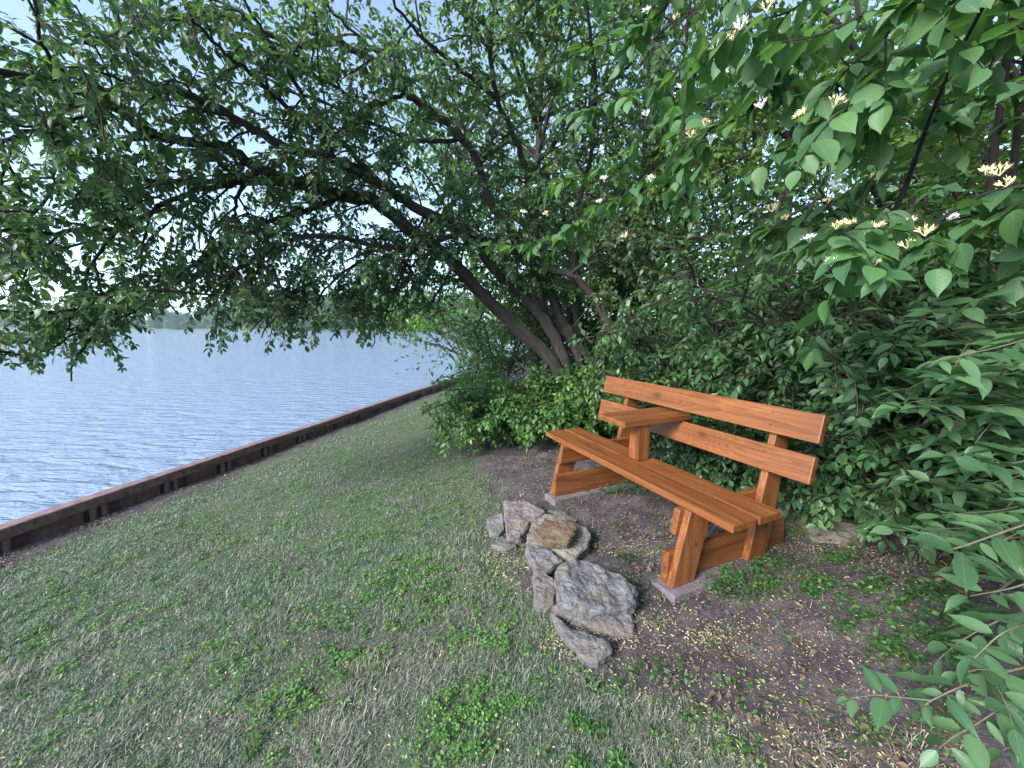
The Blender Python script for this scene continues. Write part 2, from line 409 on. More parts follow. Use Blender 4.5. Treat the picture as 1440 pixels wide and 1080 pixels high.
def build_bench():
    root = thing('garden_bench', 'orange brown stained wooden bench with a flat armrest table across its seat', 'bench', (BX, BY, 0), BYAW)
    L_ = 1.629; SW = .45; TH = .038
    wseat = [wood_mat('seat_wood_front', 0, 1.3), wood_mat('seat_wood_rear', 0, 4.1)]
    for i, (v0, v1) in enumerate(((0, .149), (.174, .323))):
        solid('seat_plank', [(v0, SW - TH), (v1, SW - TH), (v1, SW), (v0, SW)], 0, L_, 0, wseat[i], root, .006)
    # back planks lean with the rear legs
    def bk(w): return .572 + .196 * (w - .874)
    n = np.array([1.0, -.196]); n /= np.linalg.norm(n)
    for i, (w0, w1, m) in enumerate(((.542, .674, wood_mat('back_wood_lower', 0, 7.7, [(1.02, .52, .628, .027)])), (.737, .874, wood_mat('back_wood_upper', 0, 2.2, [(.60, .55, .800, .034)])))):
        p = [(bk(w0), w0), (bk(w1), w1), (bk(w1) + n[0] * TH, w1 + n[1] * TH), (bk(w0) + n[0] * TH, w0 + n[1] * TH)]
        solid('back_plank', p, 0, L_, 0, m, root, .006)
    wl = wood_mat('leg_wood', 2, 3.1, (), 1.05); wb = wood_mat('board_wood', 1, 5.3, (), .95)
    fv = lambda w: -.094 + .25 * (w - .04); rv = lambda w: bk(w) + .0405 
    for side, (ua, ub, uc) in enumerate(((.235, .273, .311), (1.417, 1.379, 1.341))):      # outer face, inner face, inner face of boards
        lo, hi = min(ua, ub), max(ua, ub); bl, bh = min(ub, uc), max(ub, uc)
        if bl < lo: bh -= .001
        else: bl += .001
        solid('front_leg', [(fv(.04), .04), (fv(.04) + .148, .04), (fv(.411) + .148, .411), (fv(.411), .411)], lo, hi, 0, wl, root)
        solid('rear_leg', [(rv(.04), .04), (rv(.04) + .150, .04), (rv(.835) + .115, .835), (rv(.835), .835)], lo, hi, 0, wl, root)
        solid('lower_crossboard', [(-.092, .041), (.82, .041), (.80, .19), (-.085, .20)], bl, bh, 0, wb, root)
        solid('seat_bearer', [(-.052, .285), (.60, .285), (.625, .410), (-.03, .410)], bl, bh, 0, wb, root)
        dark = plain('bolt_steel', (.05, .04, .035), .5, .2)
        for (bv, bw) in ((fv(.24) + .085, .24), (rv(.22) + .085, .22)):
            out = ua + (.0025 if ua > ub else -.0025); 
            ang = np.linspace(0, 2 * math.pi, 8, endpoint=False)
            solid('bolt', [(bv + .011 * math.cos(a), bw + .011 * math.sin(a)) for a in ang], min(ua, out), max(ua, out), 0, dark, root, 0)
        for w0, w1 in ((.542, .674), (.737, .874)):
            for k in (.27, .73):
                w = w0 + (w1 - w0) * k; u = (ua + ub) / 2; c = np.array([u, bk(w), w])
                ang = np.linspace(0, 2 * math.pi, 8, endpoint=False)
                solid('screw', [(u + .0042 * math.cos(a), w + .0042 * math.sin(a)) for a in ang], bk(w) - .0022, bk(w) + .0006, 1, dark, root, 0)
    wa = wood_mat('armrest_wood', 1, 9.4, (), .95)
    solid('armrest_table', [(.60, .055), (.865, .055), (.865, .605), (.60, .605)], .678, .716, 2, wa, root, .006)
    solid('armrest_post', [(.765, .181), (.853, .181), (.853, .268), (.765, .268)], .452, .6775, 2, wood_mat('post_wood', 2, 6.6), root, .005)
    pm = plain('weathered_paver', (.135, .105, .118), .9, .3, 22, .5)
    for (ua, ub, lab) in ((.222, .362, 'flat purplish paver under the far left legs of the bench'), (1.322, 1.462, 'flat purplish paver under the near right legs of the bench')):
        o = solid('paver', [(ua, -.128), (ub, -.122), (ub, .80), (ua, .80)], -.03, .04, 2, pm, None, .006)
        o.location = bench_pt(0, 0, 0); o.rotation_euler = (0, 0, BYAW); tag(o, lab, 'paver', 'pavers under the bench legs')
build_bench()

# ------------------------------------------------------------------ stones
def rock_mat(name, c1, c2, c3, moss=0.0):
    m, N, L, out = mat(name); tc = N('TexCoord'); P = tc.outputs['Object']
    mp = N('Mapping'); mp.inputs['Scale'].default_value = (1, 1, 2.6); mp.inputs['Rotation'].default_value = (.3, .2, .6); L(P, mp.inputs[0])
    n1 = noise_(N, L, mp.outputs[0], 18, 8, .70, .25); n2 = noise_(N, L, P, 6, 3); n3 = noise_(N, L, mp.outputs[0], 70, 4, .7)
    c = ramp(N, L, math_(N, L, 'ADD', math_(N, L, 'MULTIPLY', n1, .75), math_(N, L, 'MULTIPLY', n3, .25)), [(.33, c1), (.52, c2), (.70, c3)])
    c = mixc(N, L, ramp(N, L, n2, [(.5, (0, 0, 0)), (.72, (.6, .6, .6))]), c, (.20, .15, .10))
    if moss:
        g = N('NewGeometry'); s = N('SeparateXYZ'); L(g.outputs['Normal'], s.inputs[0])
        c = mixc(N, L, math_(N, L, 'MULTIPLY', ramp(N, L, n2, [(.40, (0, 0, 0)), (.55, (1, 1, 1))]), moss), c, (.045, .055, .02))
    b = N('BsdfPrincipled', Roughness=.82); L(c, b.inputs['Base Color']); b.inputs['Specular IOR Level'].default_value = .3
    bp = N('Bump', Strength=1.0, Distance=.018); L(math_(N, L, 'ADD', n1, math_(N, L, 'MULTIPLY', n3, .35)), bp.inputs['Height']); L(bp.outputs[0], b.inputs['Normal']); L(b.outputs[0], out.inputs[0])
    return m
GREY = rock_mat('grey_schist', (.060, .056, .062), (.155, .148, .155), (.27, .258, .255)); BROWN = rock_mat('rust_brown_stone', (.07, .042, .028), (.155, .100, .064), (.24, .165, .105))
MAUVE = rock_mat('mauve_grey_stone', (.08, .066, .066), (.165, .140, .138), (.26, .22, .205)); TAN = rock_mat('pale_tan_stone', (.10, .092, .082), (.20, .185, .16), (.33, .30, .25))
MOSSY = rock_mat('mossy_stone', (.07, .060, .055), (.15, .13, .11), (.23, .20, .17), .9)

def on_plane(px, py, z):
    d = ray(px, py); return np.array([0, 0, H]) + d * ((z - H) / d[2])
def stone(poly, z0, tilt, thick, m, label, seed, rough=.011):
    """slab of stone: top outline as photo pixels of its crop, laid at height z0 over the soil and tilted (dz/dx, dz/dy), thickness in metres"""
    pts = np.array([on_plane(660 + x / 4.154, 680 + y / 4.154, z0) for x, y in poly]); c = pts.mean(0)
    pts[:, 2] += (pts[:, 0] - c[0]) * tilt[0] + (pts[:, 1] - c[1]) * tilt[1]
    # keep what one sees: slide along the sight line to the tilted plane
    for i, (x, y) in enumerate(poly):
        d = ray(660 + x / 4.154, 680 + y / 4.154); nrm = np.array([-tilt[0], -tilt[1], 1.0])
        t = ((c - np.array([0, 0, H])) @ nrm) / (d @ nrm); pts[i] = np.array([0, 0, H]) + d * t
    c = pts.mean(0); r = random.Random(seed)
    bm = bmesh.new(); top = [bm.verts.new(p) for p in pts]; low = []
    n = len(pts)
    for p in pts:
        q = c + (p - c) * r.uniform(.90, 1.10); low.append(bm.verts.new((q[0], q[1], p[2] - thick * r.uniform(.85, 1.15))))
    bm.faces.new(top); bm.faces.new(low[::-1])
    for i in range(n): bm.faces.new((top[i], low[i], low[(i + 1) % n], top[(i + 1) % n]))
    bmesh.ops.recalc_face_normals(bm, faces=bm.faces)
    bmesh.ops.bevel(bm, geom=[e for e in bm.edges], offset=.009, segments=1, affect='EDGES')
    bmesh.ops.triangulate(bm, faces=bm.faces)
    for _ in range(6):
        long_ = [e for e in bm.edges if e.calc_length() > .017]
        if not long_: break
        bmesh.ops.subdivide_edges(bm, edges=long_, cuts=1); bmesh.ops.triangulate(bm, faces=[f for f in bm.faces if len(f.verts) > 3])
    bm.normal_update(); off = Vector((seed * 3.1, seed * 1.7, seed * .9))
    mv = []
    for v in bm.verts:
        p = v.co * 9 + off; q = Vector((v.co.x * 22, v.co.y * 22, v.co.z * 55)) + off
        h = mfractal(p, .8, 2.1, 5) * rough * 1.3 + abs(mnoise(q)) * rough * .7
        ledge = (round((v.co.z * 60 + mnoise(p * .5) * 1.2)) / 60 - v.co.z) * .5
        mv.append(v.co + v.normal * h + Vector((0, 0, ledge)) * (1 - abs(v.normal.z)))
    for v, p in zip(bm.verts, mv): v.co = p - Vector(c)
    me = bpy.data.meshes.new('stone'); bm.to_mesh(me); bm.free()
    o = obj('stone', me, m); o.location = c
    tag(o, label, 'stone', 'stones stacked in front of the bench')
    return o
stone([(500, 490), (560, 455), (680, 440), (765, 482), (885, 522), (976, 615), (958, 690), (925, 722), (790, 742), (640, 742), (515, 690)], .095, (-.06, .13), .075, GREY, 'largest grey stone, a rough tilted slab on top of the pile', 1, .014)
stone([(490, 705), (640, 748), (950, 752), (972, 830), (966, 892), (815, 872), (660, 815), (520, 760)], .035, (.0, .10), .06, MAUVE, 'brownish slab tucked under the front of the largest grey stone', 2)
stone([(470, 738), (600, 845), (700, 865), (820, 900), (832, 955), (730, 1032), (640, 1000), (560, 905)], .052, (.03, .09), .085, GREY, 'lowest grey slab sunk in the soil in front of the pile', 3)
stone([(380, 490), (450, 515), (512, 585), (495, 700), (418, 737), (384, 690)], .03, (.08, .06), .08, MAUVE, 'narrow pointed stone wedged against the left side of the largest slab', 4)
stone([(330, 362), (420, 358), (542, 440), (460, 522), (372, 470)], .045, (.06, .12), .08, GREY, 'dark grey angular stone between the tan slab and the largest slab', 5)
stone([(370, 272), (442, 207), (560, 204), (632, 250), (582, 340), (422, 332)], .12, (.05, .05), .045, BROWN, 'rust brown stone lying on top of the pale tan slab', 6, .008)
stone([(326, 335), (362, 225), (440, 185), (552, 186), (645, 240), (716, 292), (700, 352), (622, 438), (430, 352)], .07, (0, .08), .075, TAN, 'pale tan slab carrying the rust brown stone', 7)
stone([(203, 100), (330, 97), (452, 165), (352, 228), (302, 310), (217, 325)], .055, (.14, .16), .09, MAUVE, 'purplish wedge shaped stone standing at the far left end of the pile', 8)
stone([(100, 203), (198, 158), (207, 258), (165, 292), (122, 290)], .0, (.1, .1), .06, GREY, 'small flat grey stone left of the purplish wedge stone', 9, .007)
stone([(120, 352), (200, 302), (282, 358), (204, 386)], .0, (0, .1), .06, GREY, 'small flat grey stone in front of the purplish wedge stone', 10, .007)
stone([(452, 152), (542, 153), (636, 210), (622, 242), (556, 212)], .03, (0, .2), .06, MAUVE, 'dark stone half hidden behind the rust brown stone', 11, .008)

def mossy_rock():
    c = G(1168, 752); bm = bmesh.new(); bmesh.ops.create_icosphere(bm, subdivisions=5, radius=1)
    for v in bm.verts:
        p = v.co.copy(); v.co = Vector((p.x * .19, p.y * .24, p.z * .085 * (1 if p.z > 0 else 1)))
        v.co += p * (mfractal(p * 1.6 + Vector((3, 1, 7)), .9, 2, 5) * .05)
    me = bpy.data.meshes.new('mossy_boulder'); bm.to_mesh(me); bm.free()
    o = obj('mossy_boulder', me, MOSSY); o.location = c + np.array([.02, .02, -.01]); o.rotation_euler = (.05, -.25, .5)
    tag(o, 'brown moss covered boulder half buried beside the near end of the bench', 'boulder')
mossy_rock()

# ------------------------------------------------------------------ plants
class Plant:
    def __init__(s, seed): s.r = np.random.default_rng(seed); s.big = []; s.mid = []; s.small = []; s.lp = []; s.ld = []; s.ln = []; s.ls = []; s.nodes = []; s.shoots = []
def put_leaves(P, pts, size, gap, start=.15, flat=.5, hang=.45):
    """opposite pairs of leaves along a twig"""
    seg = np.linalg.norm(np.diff(pts, axis=0), axis=1); L = np.concatenate([[0], np.cumsum(seg)]); tot = L[-1]
    s = np.arange(tot * start, tot, gap); 
    if len(s) == 0: s = np.array([tot * .8])
    s = s + P.r.uniform(-.2, .2, len(s)) * gap
    s = np.append(np.repeat(s, 2), tot); n = len(s)
    pos = np.stack([np.interp(s, L, pts[:, k]) for k in range(3)], 1)
    T = norm(np.stack([np.interp(s, L[:-1] + seg / 2, np.diff(pts[:, k]) / (seg + 1e-9)) for k in range(3)], 1))
    side = norm(np.cross(T, np.array([0, 0, 1.0]))); sg = np.where(np.arange(n) % 2, 1, -1)[:, None]; 
    up = np.cross(side, T)
    alt = (np.arange(n) // 2 % 2)[:, None] * (1 - flat)
    sd_ = side * (1 - alt) + up * alt
    D = T * P.r.uniform(.25, .7, (n, 1)) + sd_ * sg * .85 + np.array([0, 0, -1.0]) * P.r.uniform(.1, 1, (n, 1)) * hang + P.r.normal(0, .22, (n, 3))
    D[-1] = T[-1] + np.array([0, 0, -hang]) 
    D = norm(D)
    Nn = up + np.array([0, 0, .5]) + P.r.normal(0, .42, (n, 3)); 
    sz = size * P.r.uniform(.55, 1.2, n) * (1 - .25 * (s / tot) ** 3)
    P.lp.append(pos + D * (sz * .12)[:, None]); P.ld.append(D); P.ln.append(Nn); P.ls.append(sz)
    P.nodes.append((pos, up + np.array([0, 0, .6])))
def grow(P, pts, r0, lev, S, ok):
    """side shoots along a limb, level by level; S: dict of lists per level"""
    pts = np.asarray(pts); seg = np.linalg.norm(np.diff(pts, axis=0), axis=1); L = np.concatenate([[0], np.cumsum(seg)]); tot = L[-1]
    s = S['from'][lev] * tot; k = 0; az = P.r.uniform(0, 6.28)
    while s < tot:
        p = np.array([np.interp(s, L, pts[:, j]) for j in range(3)])
        i = min(np.searchsorted(L, s), len(pts) - 1); T = pts[i] - pts[max(i - 1, 0)]; T = T / (np.linalg.norm(T) + 1e-9)
        A = np.cross(T, (0, 0, 1.0)); A /= np.linalg.norm(A) + 1e-9; B = np.cross(A, T)
        az += 2.4 + P.r.uniform(-.5, .5); a = S['ang'][lev] * P.r.uniform(.7, 1.3)
        d = T * math.cos(a) + (A * math.cos(az) + B * math.sin(az) * S.get('vert', .7)) * math.sin(a) + np.array([0, 0, S['up'][lev]])
        ln = S['len'][lev] * P.r.uniform(.55, 1.3) * (1 - .35 * s / tot); n = S['n'][lev]; q = [p]; d = d / np.linalg.norm(d)
        for j in range(n):
            d = d + np.array([0, 0, -S['droop'][lev] / n]) + P.r.normal(0, S.get('jit', .16), 3); d = d / np.linalg.norm(d); q.append(q[-1] + d * ln / n)
        q = np.array(q)
        if ok(q[-1]) and ok(q[len(q) // 2]):
            r = min(S['rad'][lev], r0 * .7); rr = np.linspace(r, r * .45, n + 1)
            (P.mid if lev == 0 else P.small).append((q, rr))
            if lev == len(S['len']) - 1: put_leaves(P, q, S['size'], S['gap'], .12, S.get('flat', .5), S.get('hang', .45))
            else: grow(P, q, r, lev + 1, S, ok)
        s += S['sp'][lev] * P.r.uniform(.6, 1.4); k += 1
    return P
def finish(P, root, leafm, barkm, tmpl, width=.52, twigm=None, keep=None, leaf_name='foliage'):
    base = np.array(root.location)
    sub = lambda tb: [(q - base, r) for q, r in tb]
    for q, r in P.big: obj('stem', tubes_mesh('stem', sub([(q, r)]), 12 if r.max() > .02 else 7, .09), barkm, root)
    for tb in P.shoots: obj('shoot', tubes_mesh('shoot', sub(tb), 6), twigm or barkm, root)
    if P.mid: obj('branches', tubes_mesh('branches', sub(P.mid), 6), barkm, root)
    if P.small: obj('twigs', tubes_mesh('twigs', sub(P.small), 4), twigm or TWIG, root)
    if P.lp:
        pos = np.vstack(P.lp); D = np.vstack(P.ld); Nn = np.vstack(P.ln); sz = np.concatenate(P.ls)
        if keep is not None:
            k = keep(pos); pos, D, Nn, sz = pos[k], D[k], Nn[k], sz[k]
        obj(leaf_name, leaves_mesh(leaf_name, pos - base, D, Nn, sz, width, tmpl, P.r), leafm, root)
        return len(pos)

def flower_mesh(name, m, seed):
    """a pair of honeysuckle flowers: slender tubes with curled narrow petals and stamens"""
    r = random.Random(seed); v = []; f = []
    def strip(p, d, u, ln, w, curl):
        b = len(v); side = d.cross(u).normalized(); q = p.copy(); dd = d.copy()
        for i in range(4):
            ww = w * (1, 1.1, .9, .3)[i]; v.append(q - side * ww); v.append(q + side * ww); dd = (dd + u * curl).normalized(); q = q + dd * ln / 3
        for i in range(3): f.append((b + 2 * i, b + 2 * i + 1, b + 2 * i + 3, b + 2 * i + 2))
    for k in range(4):
        a = k * 1.57 + r.uniform(-.4, .4); ax = Vector((math.cos(a) * .6, math.sin(a) * .6, r.uniform(.7, 1.2))).normalized(); tip = ax * .5
        o1 = ax.orthogonal().normalized(); o2 = ax.cross(o1)
        b = len(v)                      # tube
        for (rr, t) in ((.018, 0), (.03, .28), (.055, .5)):
            for j in range(5): an = j * 1.2566; v.append(ax * t + (o1 * math.cos(an) + o2 * math.sin(an)) * rr)
        for i in range(2):
            for j in range(5): f.append((b + i * 5 + j, b + i * 5 + (j + 1) % 5, b + i * 5 + 5 + (j + 1) % 5, b + i * 5 + 5 + j))
        for j in range(5):              # petals
            an = j * 1.2566 + .3; u = o1 * math.cos(an) + o2 * math.sin(an); strip(tip + u * .045, (ax + u * .3).normalized(), u, r.uniform(.36, .52), .085, r.uniform(.08, .42))
        for j in range(3):              # stamens
            an = j * 2.1; u = o1 * math.cos(an) + o2 * math.sin(an); strip(tip, (ax + u * .25).normalized(), u, .62, .012, .05)
    me = amesh(name, [tuple(p) for p in v], np.array(f)); me.materials.append(m); return me
FLW = [flower_mesh('white_flower', WHITE, 1), flower_mesh('white_flower', WHITE, 2)]; FLC = [flower_mesh('cream_flower', CREAM, 3), flower_mesh('cream_flower', CREAM, 4)]
def flowers(P, root, n, size, near=None, extra=()):
    pos = np.vstack([a for a, b in P.nodes]); up = np.vstack([b for a, b in P.nodes])
    if near is not None:
        k = near(pos); pos, up = pos[k], up[k]
    if len(pos) == 0: return
    ids = P.r.choice(len(pos), min(n, len(pos)), replace=False); base = Vector(root.location)
    sites = [(Vector(pos[i]), Vector(up[i]), P.r.random() < .5) for i in ids] + [(Vector(p), Vector((0, 0, 1)), w) for p, w in extra]
    for p, u, white in sites:
        me = (FLW if white else FLC)[int(P.r.integers(2))]
        o = obj('white_flower' if white else 'cream_flower', me, None, root)
        q = (u + Vector(P.r.normal(0, .3, 3))).to_track_quat('Z', 'Y'); s = size * P.r.uniform(.8, 1.25)
        o.matrix_basis = Matrix.Translation(p - base + u.normalized() * .004) @ q.to_matrix().to_4x4() @ Matrix.Rotation(P.r.uniform(0, 6.28), 4, 'Z') @ Matrix.Scale(s, 4)

def limb(P, pix, r0, r1, store=None, n=6):
    q = catmull([V(*p) for p in pix], n); k = len(q)
    q[1:-1] += P.r.normal(0, .008, (k - 2, 3))
    rr = r0 + (r1 - r0) * np.linspace(0, 1, k) ** .8
    (P.big if store is None else store).append((q, rr)); return q, r0

# --- the leaning honeysuckle tree at the end of the bench
def build_tree():
    P = Plant(3); b0 = V(806, 560, 4.75); g = float(gz(b0[0], b0[1]))
    root = thing('honeysuckle_tree', 'old leaning multi-stemmed honeysuckle tree arching left over the water from behind the bench', 'tree', (b0[0], b0[1], g - .05))
    L = []
    # stems, from the ground up into the limbs they become
    L.append(limb(P, [(800, 612, 4.7), (782, 520, 4.62), (735, 468, 4.55), (690, 425, 4.45), (640, 372, 4.3), (592, 338, 4.15), (530, 285, 3.95), (480, 275, 3.85), (425, 258, 3.7), (385, 246, 3.6), (364, 240, 3.52), (320, 209, 3.4), (267, 200, 3.25), (222, 191, 3.1), (196, 178, 3.0), (160, 153, 2.85), (98, 124, 2.65), (44, 107, 2.5), (-60, 95, 2.2)], .088, .016))
    L.append(limb(P, [(806, 612, 4.75), (792, 505, 4.7), (768, 455, 4.7), (743, 422, 4.65), (700, 385, 4.5), (660, 330, 4.3), (600, 300, 4.05), (540, 262, 3.8), (470, 225, 3.55), (400, 205, 3.35), (352, 180, 3.2), (300, 148, 3.05), (240, 125, 2.9), (170, 128, 2.7), (90, 150, 2.5)], .080, .014))
    L.append(limb(P, [(818, 615, 4.85), (812, 500, 4.85), (790, 462, 4.85), (766, 442, 4.8), (762, 400, 4.8), (764, 370, 4.8), (747, 306, 4.75), (741, 252, 4.7), (728, 200, 4.6), (700, 140, 4.4), (690, 70, 4.2), (700, -20, 4.0)], .070, .018))
    L.append(limb(P, [(845, 612, 4.9), (836, 518, 4.9), (806, 480, 4.85), (786, 440, 4.8), (735, 350, 4.7), (689, 284, 4.6), (678, 246, 4.55), (653, 195, 4.45), (600, 152, 4.3), (569, 129, 4.2), (538, 96, 4.1), (480, 62, 3.9), (409, 62, 3.65), (329, 24, 3.35), (276, 20, 3.2), (209, 36, 3.0), (120, 60, 2.7)], .066, .014))
    L.append(limb(P, [(872, 600, 4.6), (868, 482, 4.6), (849, 444, 4.6), (827, 408, 4.6), (800, 386, 4.55), (768, 378, 4.5), (720, 350, 4.35), (650, 330, 4.1), (580, 350, 3.8), (520, 345, 3.6), (450, 330, 3.4), (380, 350, 3.2), (330, 380, 3.0)], .056, .012))
    L.append(limb(P, [(826, 615, 4.95), (821, 519, 4.95), (810, 450, 4.95), (806, 380, 4.9), (812, 300, 4.85), (830, 220, 4.7), (838, 130, 4.5), (830, 40, 4.2), (815, -60, 3.9)], .046, .014))
    L.append(limb(P, [(850, 615, 5.1), (846, 480, 5.1), (862, 380, 5.1), (890, 280, 5.0), (930, 190, 4.8), (960, 90, 4.5), (970, -10, 4.2)], .046, .014))
    # limbs that leave the stems higher up
    M = []
    def sub(pix, r0, r1): M.append(limb(P, pix, r0, r1, P.mid))
    sub([(222, 191, 3.1), (178, 200, 3.0), (160, 213, 2.95), (124, 200, 2.85), (84, 189, 2.75), (44, 184, 2.65), (0, 202, 2.5), (-50, 240, 2.35)], .022, .009)
    sub([(160, 164, 2.9), (111, 164, 2.8), (84, 187, 2.7), (78, 230, 2.66), (68, 290, 2.62)], .018, .006)
    sub([(440, 262, 3.7), (413, 256, 3.65), (330, 256, 3.45), (240, 256, 3.2), (160, 250, 3.0), (70, 262, 2.75)], .034, .010)
    sub([(330, 256, 3.45), (267, 271, 3.3), (204, 302, 3.1), (169, 320, 3.0), (58, 327, 2.65), (0, 323, 2.5), (-60, 330, 2.3)], .026, .009)
    sub([(58, 327, 2.65), (25, 350, 2.55), (-5, 376, 2.45), (-40, 420, 2.35)], .016, .007)
    sub([(592, 338, 4.15), (540, 362, 4.0), (500, 372, 3.85), (462, 400, 3.7), (440, 440, 3.6)], .024, .007)
    sub([(480, 275, 3.85), (420, 300, 3.7), (360, 318, 3.5), (300, 352, 3.3), (250, 390, 3.15), (205, 430, 3.0), (170, 470, 2.9)], .028, .008)
    sub([(364, 240, 3.52), (335, 275, 3.4), (330, 305, 3.35), (355, 350, 3.3), (372, 400, 3.25), (385, 450, 3.2)], .018, .006)
    sub([(540, 262, 3.8), (470, 190, 3.6), (400, 150, 3.4), (350, 100, 3.2), (300, 60, 3.0), (260, 10, 2.8)], .028, .009)
    sub([(470, 225, 3.55), (430, 140, 3.3), (380, 60, 3.05), (330, -20, 2.8)], .024, .009)
    sub([(653, 195, 4.45), (600, 200, 4.2), (540, 180, 3.95), (470, 150, 3.65), (390, 120, 3.4)], .026, .008)
    sub([(741, 252, 4.7), (790, 190, 4.6), (850, 130, 4.4), (905, 70, 4.1), (960, 20, 3.8)], .030, .009)
    sub([(800, 386, 4.55), (850, 345, 4.4), (910, 332, 4.25), (980, 335, 4.1), (1050, 322, 3.9)], .022, .007)
    sub([(700, 140, 4.4), (640, 90, 4.1), (580, 40, 3.8), (540, -20, 3.5)], .026, .009)
    sub([(690, 70, 4.2), (740, 20, 3.9), (780, -40, 3.6)], .022, .009)
    sub([(569, 129, 4.2), (520, 150, 4.0), (470, 120, 3.8), (420, 100, 3.6), (360, 62, 3.4)], .022, .008)
    sub([(600, 300, 4.05), (560, 400, 3.95), (540, 440, 3.9), (522, 490, 3.85)], .014, .005)
    sub([(640, 372, 4.3), (610, 420, 4.6), (585, 440, 5.0), (560, 452, 5.4)], .018, .006)
    sub([(205, 430, 3.0), (130, 455, 2.75), (70, 490, 2.6), (20, 520, 2.5)], .014, .005)
    sub([(98, 124, 2.65), (60, 60, 2.4), (40, 0, 2.15)], .016, .006)
    sub([(209, 36, 3.0), (130, -10, 2.6), (60, -40, 2.3)], .014, .006)
    sub([(569, 129, 4.2), (530, 75, 3.95), (485, 35, 3.75), (440, -15, 3.5)], .018, .007)
    sub([(460, 332, 3.42), (420, 380, 3.3), (390, 430, 3.2), (368, 475, 3.15)], .014, .005)
    sub([(520, 345, 3.6), (500, 400, 3.6), (488, 455, 3.6)], .012, .004)
    sub([(570, 350, 3.78), (562, 410, 3.76), (545, 460, 3.75)], .012, .004)
    sub([(330, 380, 3.0), (300, 410, 2.95), (290, 440, 2.95)], .012, .004)
    sub([(169, 320, 3.0), (130, 370, 2.9), (110, 430, 2.8), (90, 470, 2.7)], .014, .005)
    R = P.r
    def ok(p):
        x, y, z = p
        if y < 1.75 or z > 5.2: return False
        sx = 720 + F * x / max(y, .1)
        floor_ = 1.30 + .07 * math.sin(x * 5.1) - .26 * math.exp(-((x + 2.05) / .33) ** 2) - .22 * math.exp(-((x + 1.38) / .2) ** 2)
        if x < -1.9 and y < 3.2: floor_ -= .32 * min(1, (-1.9 - x) / .7)
        floor_ += .10 * math.exp(-((x / y + .83) / .07) ** 2)
        if -.9 < x < 1.5: floor_ = 1.62 if y > 3.6 else 1.9
        if x > 1.1 and y < 3.6: floor_ = 2.2
        return z > floor_
    S = dict(len=[.85, .38], sp=[.172, .072], ang=[.95, .8], up=[.15, .05], droop=[.75, .7], n=[6, 4], rad=[.0095, .0035], size=.062, gap=.034, hang=.6, **{'from': [.30, .12]})
    for i_, (q, r) in enumerate(L):
        grow(P, q, r, 0, dict(S, sp=[.12, .066], size=.066) if i_ in (2, 5, 6) else S, ok)
    S2 = dict(S); S2['from'] = [.1, .1]
    for q, r in M: grow(P, q, r, 0, S2, ok)
    # hanging sprays at the crown's lower edge
    def spray(px, py, y, n, ln):
        for _ in range(n):
            a = V(px + R.uniform(-22, 22), py - R.uniform(20, 60), y + R.uniform(-.15, .15)); d = np.array([R.normal(0, .35), R.normal(0, .35), -1.0]); q = [a]
            for j in range(4): d = d + R.normal(0, .15, 3); q.append(q[-1] + d / np.linalg.norm(d) * ln / 4)
            q = np.array(q); P.small.append((q, np.linspace(.003, .0015, 5))); put_leaves(P, q, .058, .032, .1, .3, .6)
    for a in ((380, 455, 3.2, 9, .24), (345, 425, 3.25, 9, .26), (420, 430, 3.5, 8, .25), (515, 470, 3.9, 6, .28), (480, 435, 3.8, 9, .25), (545, 452, 3.9, 5, .2), (20, 500, 2.5, 8, .22), (70, 490, 2.6, 8, .2), (130, 455, 2.75, 8, .2), (185, 440, 3.0, 8, .2),
              (300, 385, 3.2, 8, .25), (610, 440, 4.9, 10, .3), (590, 400, 4.4, 10, .3), (240, 400, 3.1, 8, .2)): spray(*a)
    def keep(p):
        d = np.linalg.norm(p - np.array([0, 0, H]), axis=1)
        return d > 1.3
    n = finish(P, root, LEAF['tree'], BARK, LEAF_LOW if False else LEAF_MID, .56, None, keep)
    print('tree leaves', n)
    flowers(P, root, 85, .032, lambda p: (p[:, 2] > 1.3) & (p[:, 1] < 4.6))
build_tree()

# --- shrubs: stems fan out from a base and arch over
def shrub(name, label, cat, x, y, nst, height, spread, lean, S, seed, leafm, tmpl=LEAF_LOW, width=.55, group=None, ok=None, barkm=BARKD, rad=.014, start=.15, twigm=None, keep=None, nflow=0, az0=None):
    P = Plant(seed); g = float(gz(x, y)); root = thing(name, label, cat, (x, y, g - .03), 0, group); R = P.r
    okf = ok or (lambda p: True)
    okk = lambda p: okf(p) and p[2] > float(gz(p[0], p[1])) + .04
    for i in range(nst):
        a = (az0[0] + (az0[1] - az0[0]) * (i + .5) / nst if az0 else 6.283 * i / nst) + R.uniform(-.3, .3); sp = spread * R.uniform(.45, 1.1); h = height * R.uniform(.65, 1.1)
        d = np.array([math.cos(a), math.sin(a), 0]); b = np.array([x, y, g - .05]) + d * .08 + R.normal(0, .04, 3) * np.array([1, 1, 0])
        q = catmull([b, b + d * sp * .22 + np.array([lean[0] * .2, lean[1] * .2, h * .45]), b + d * sp * .6 + np.array([lean[0] * .6, lean[1] * .6, h * .85]), b + d * sp + np.array([lean[0], lean[1], h * .98]), b + d * sp * 1.25 + np.array([lean[0] * 1.2, lean[1] * 1.2, h * .84])], 5)
        rr = np.linspace(rad, rad * .35, len(q)); P.big.append((q, rr)); SS = dict(S); SS['from'] = [start, .1]
        grow(P, q, rad, 0, SS, okk)
    n = finish(P, root, leafm, barkm, tmpl, width, twigm, keep)
    if nflow: flowers(P, root, nflow, .03)
    print(name, 'leaves', n); return P
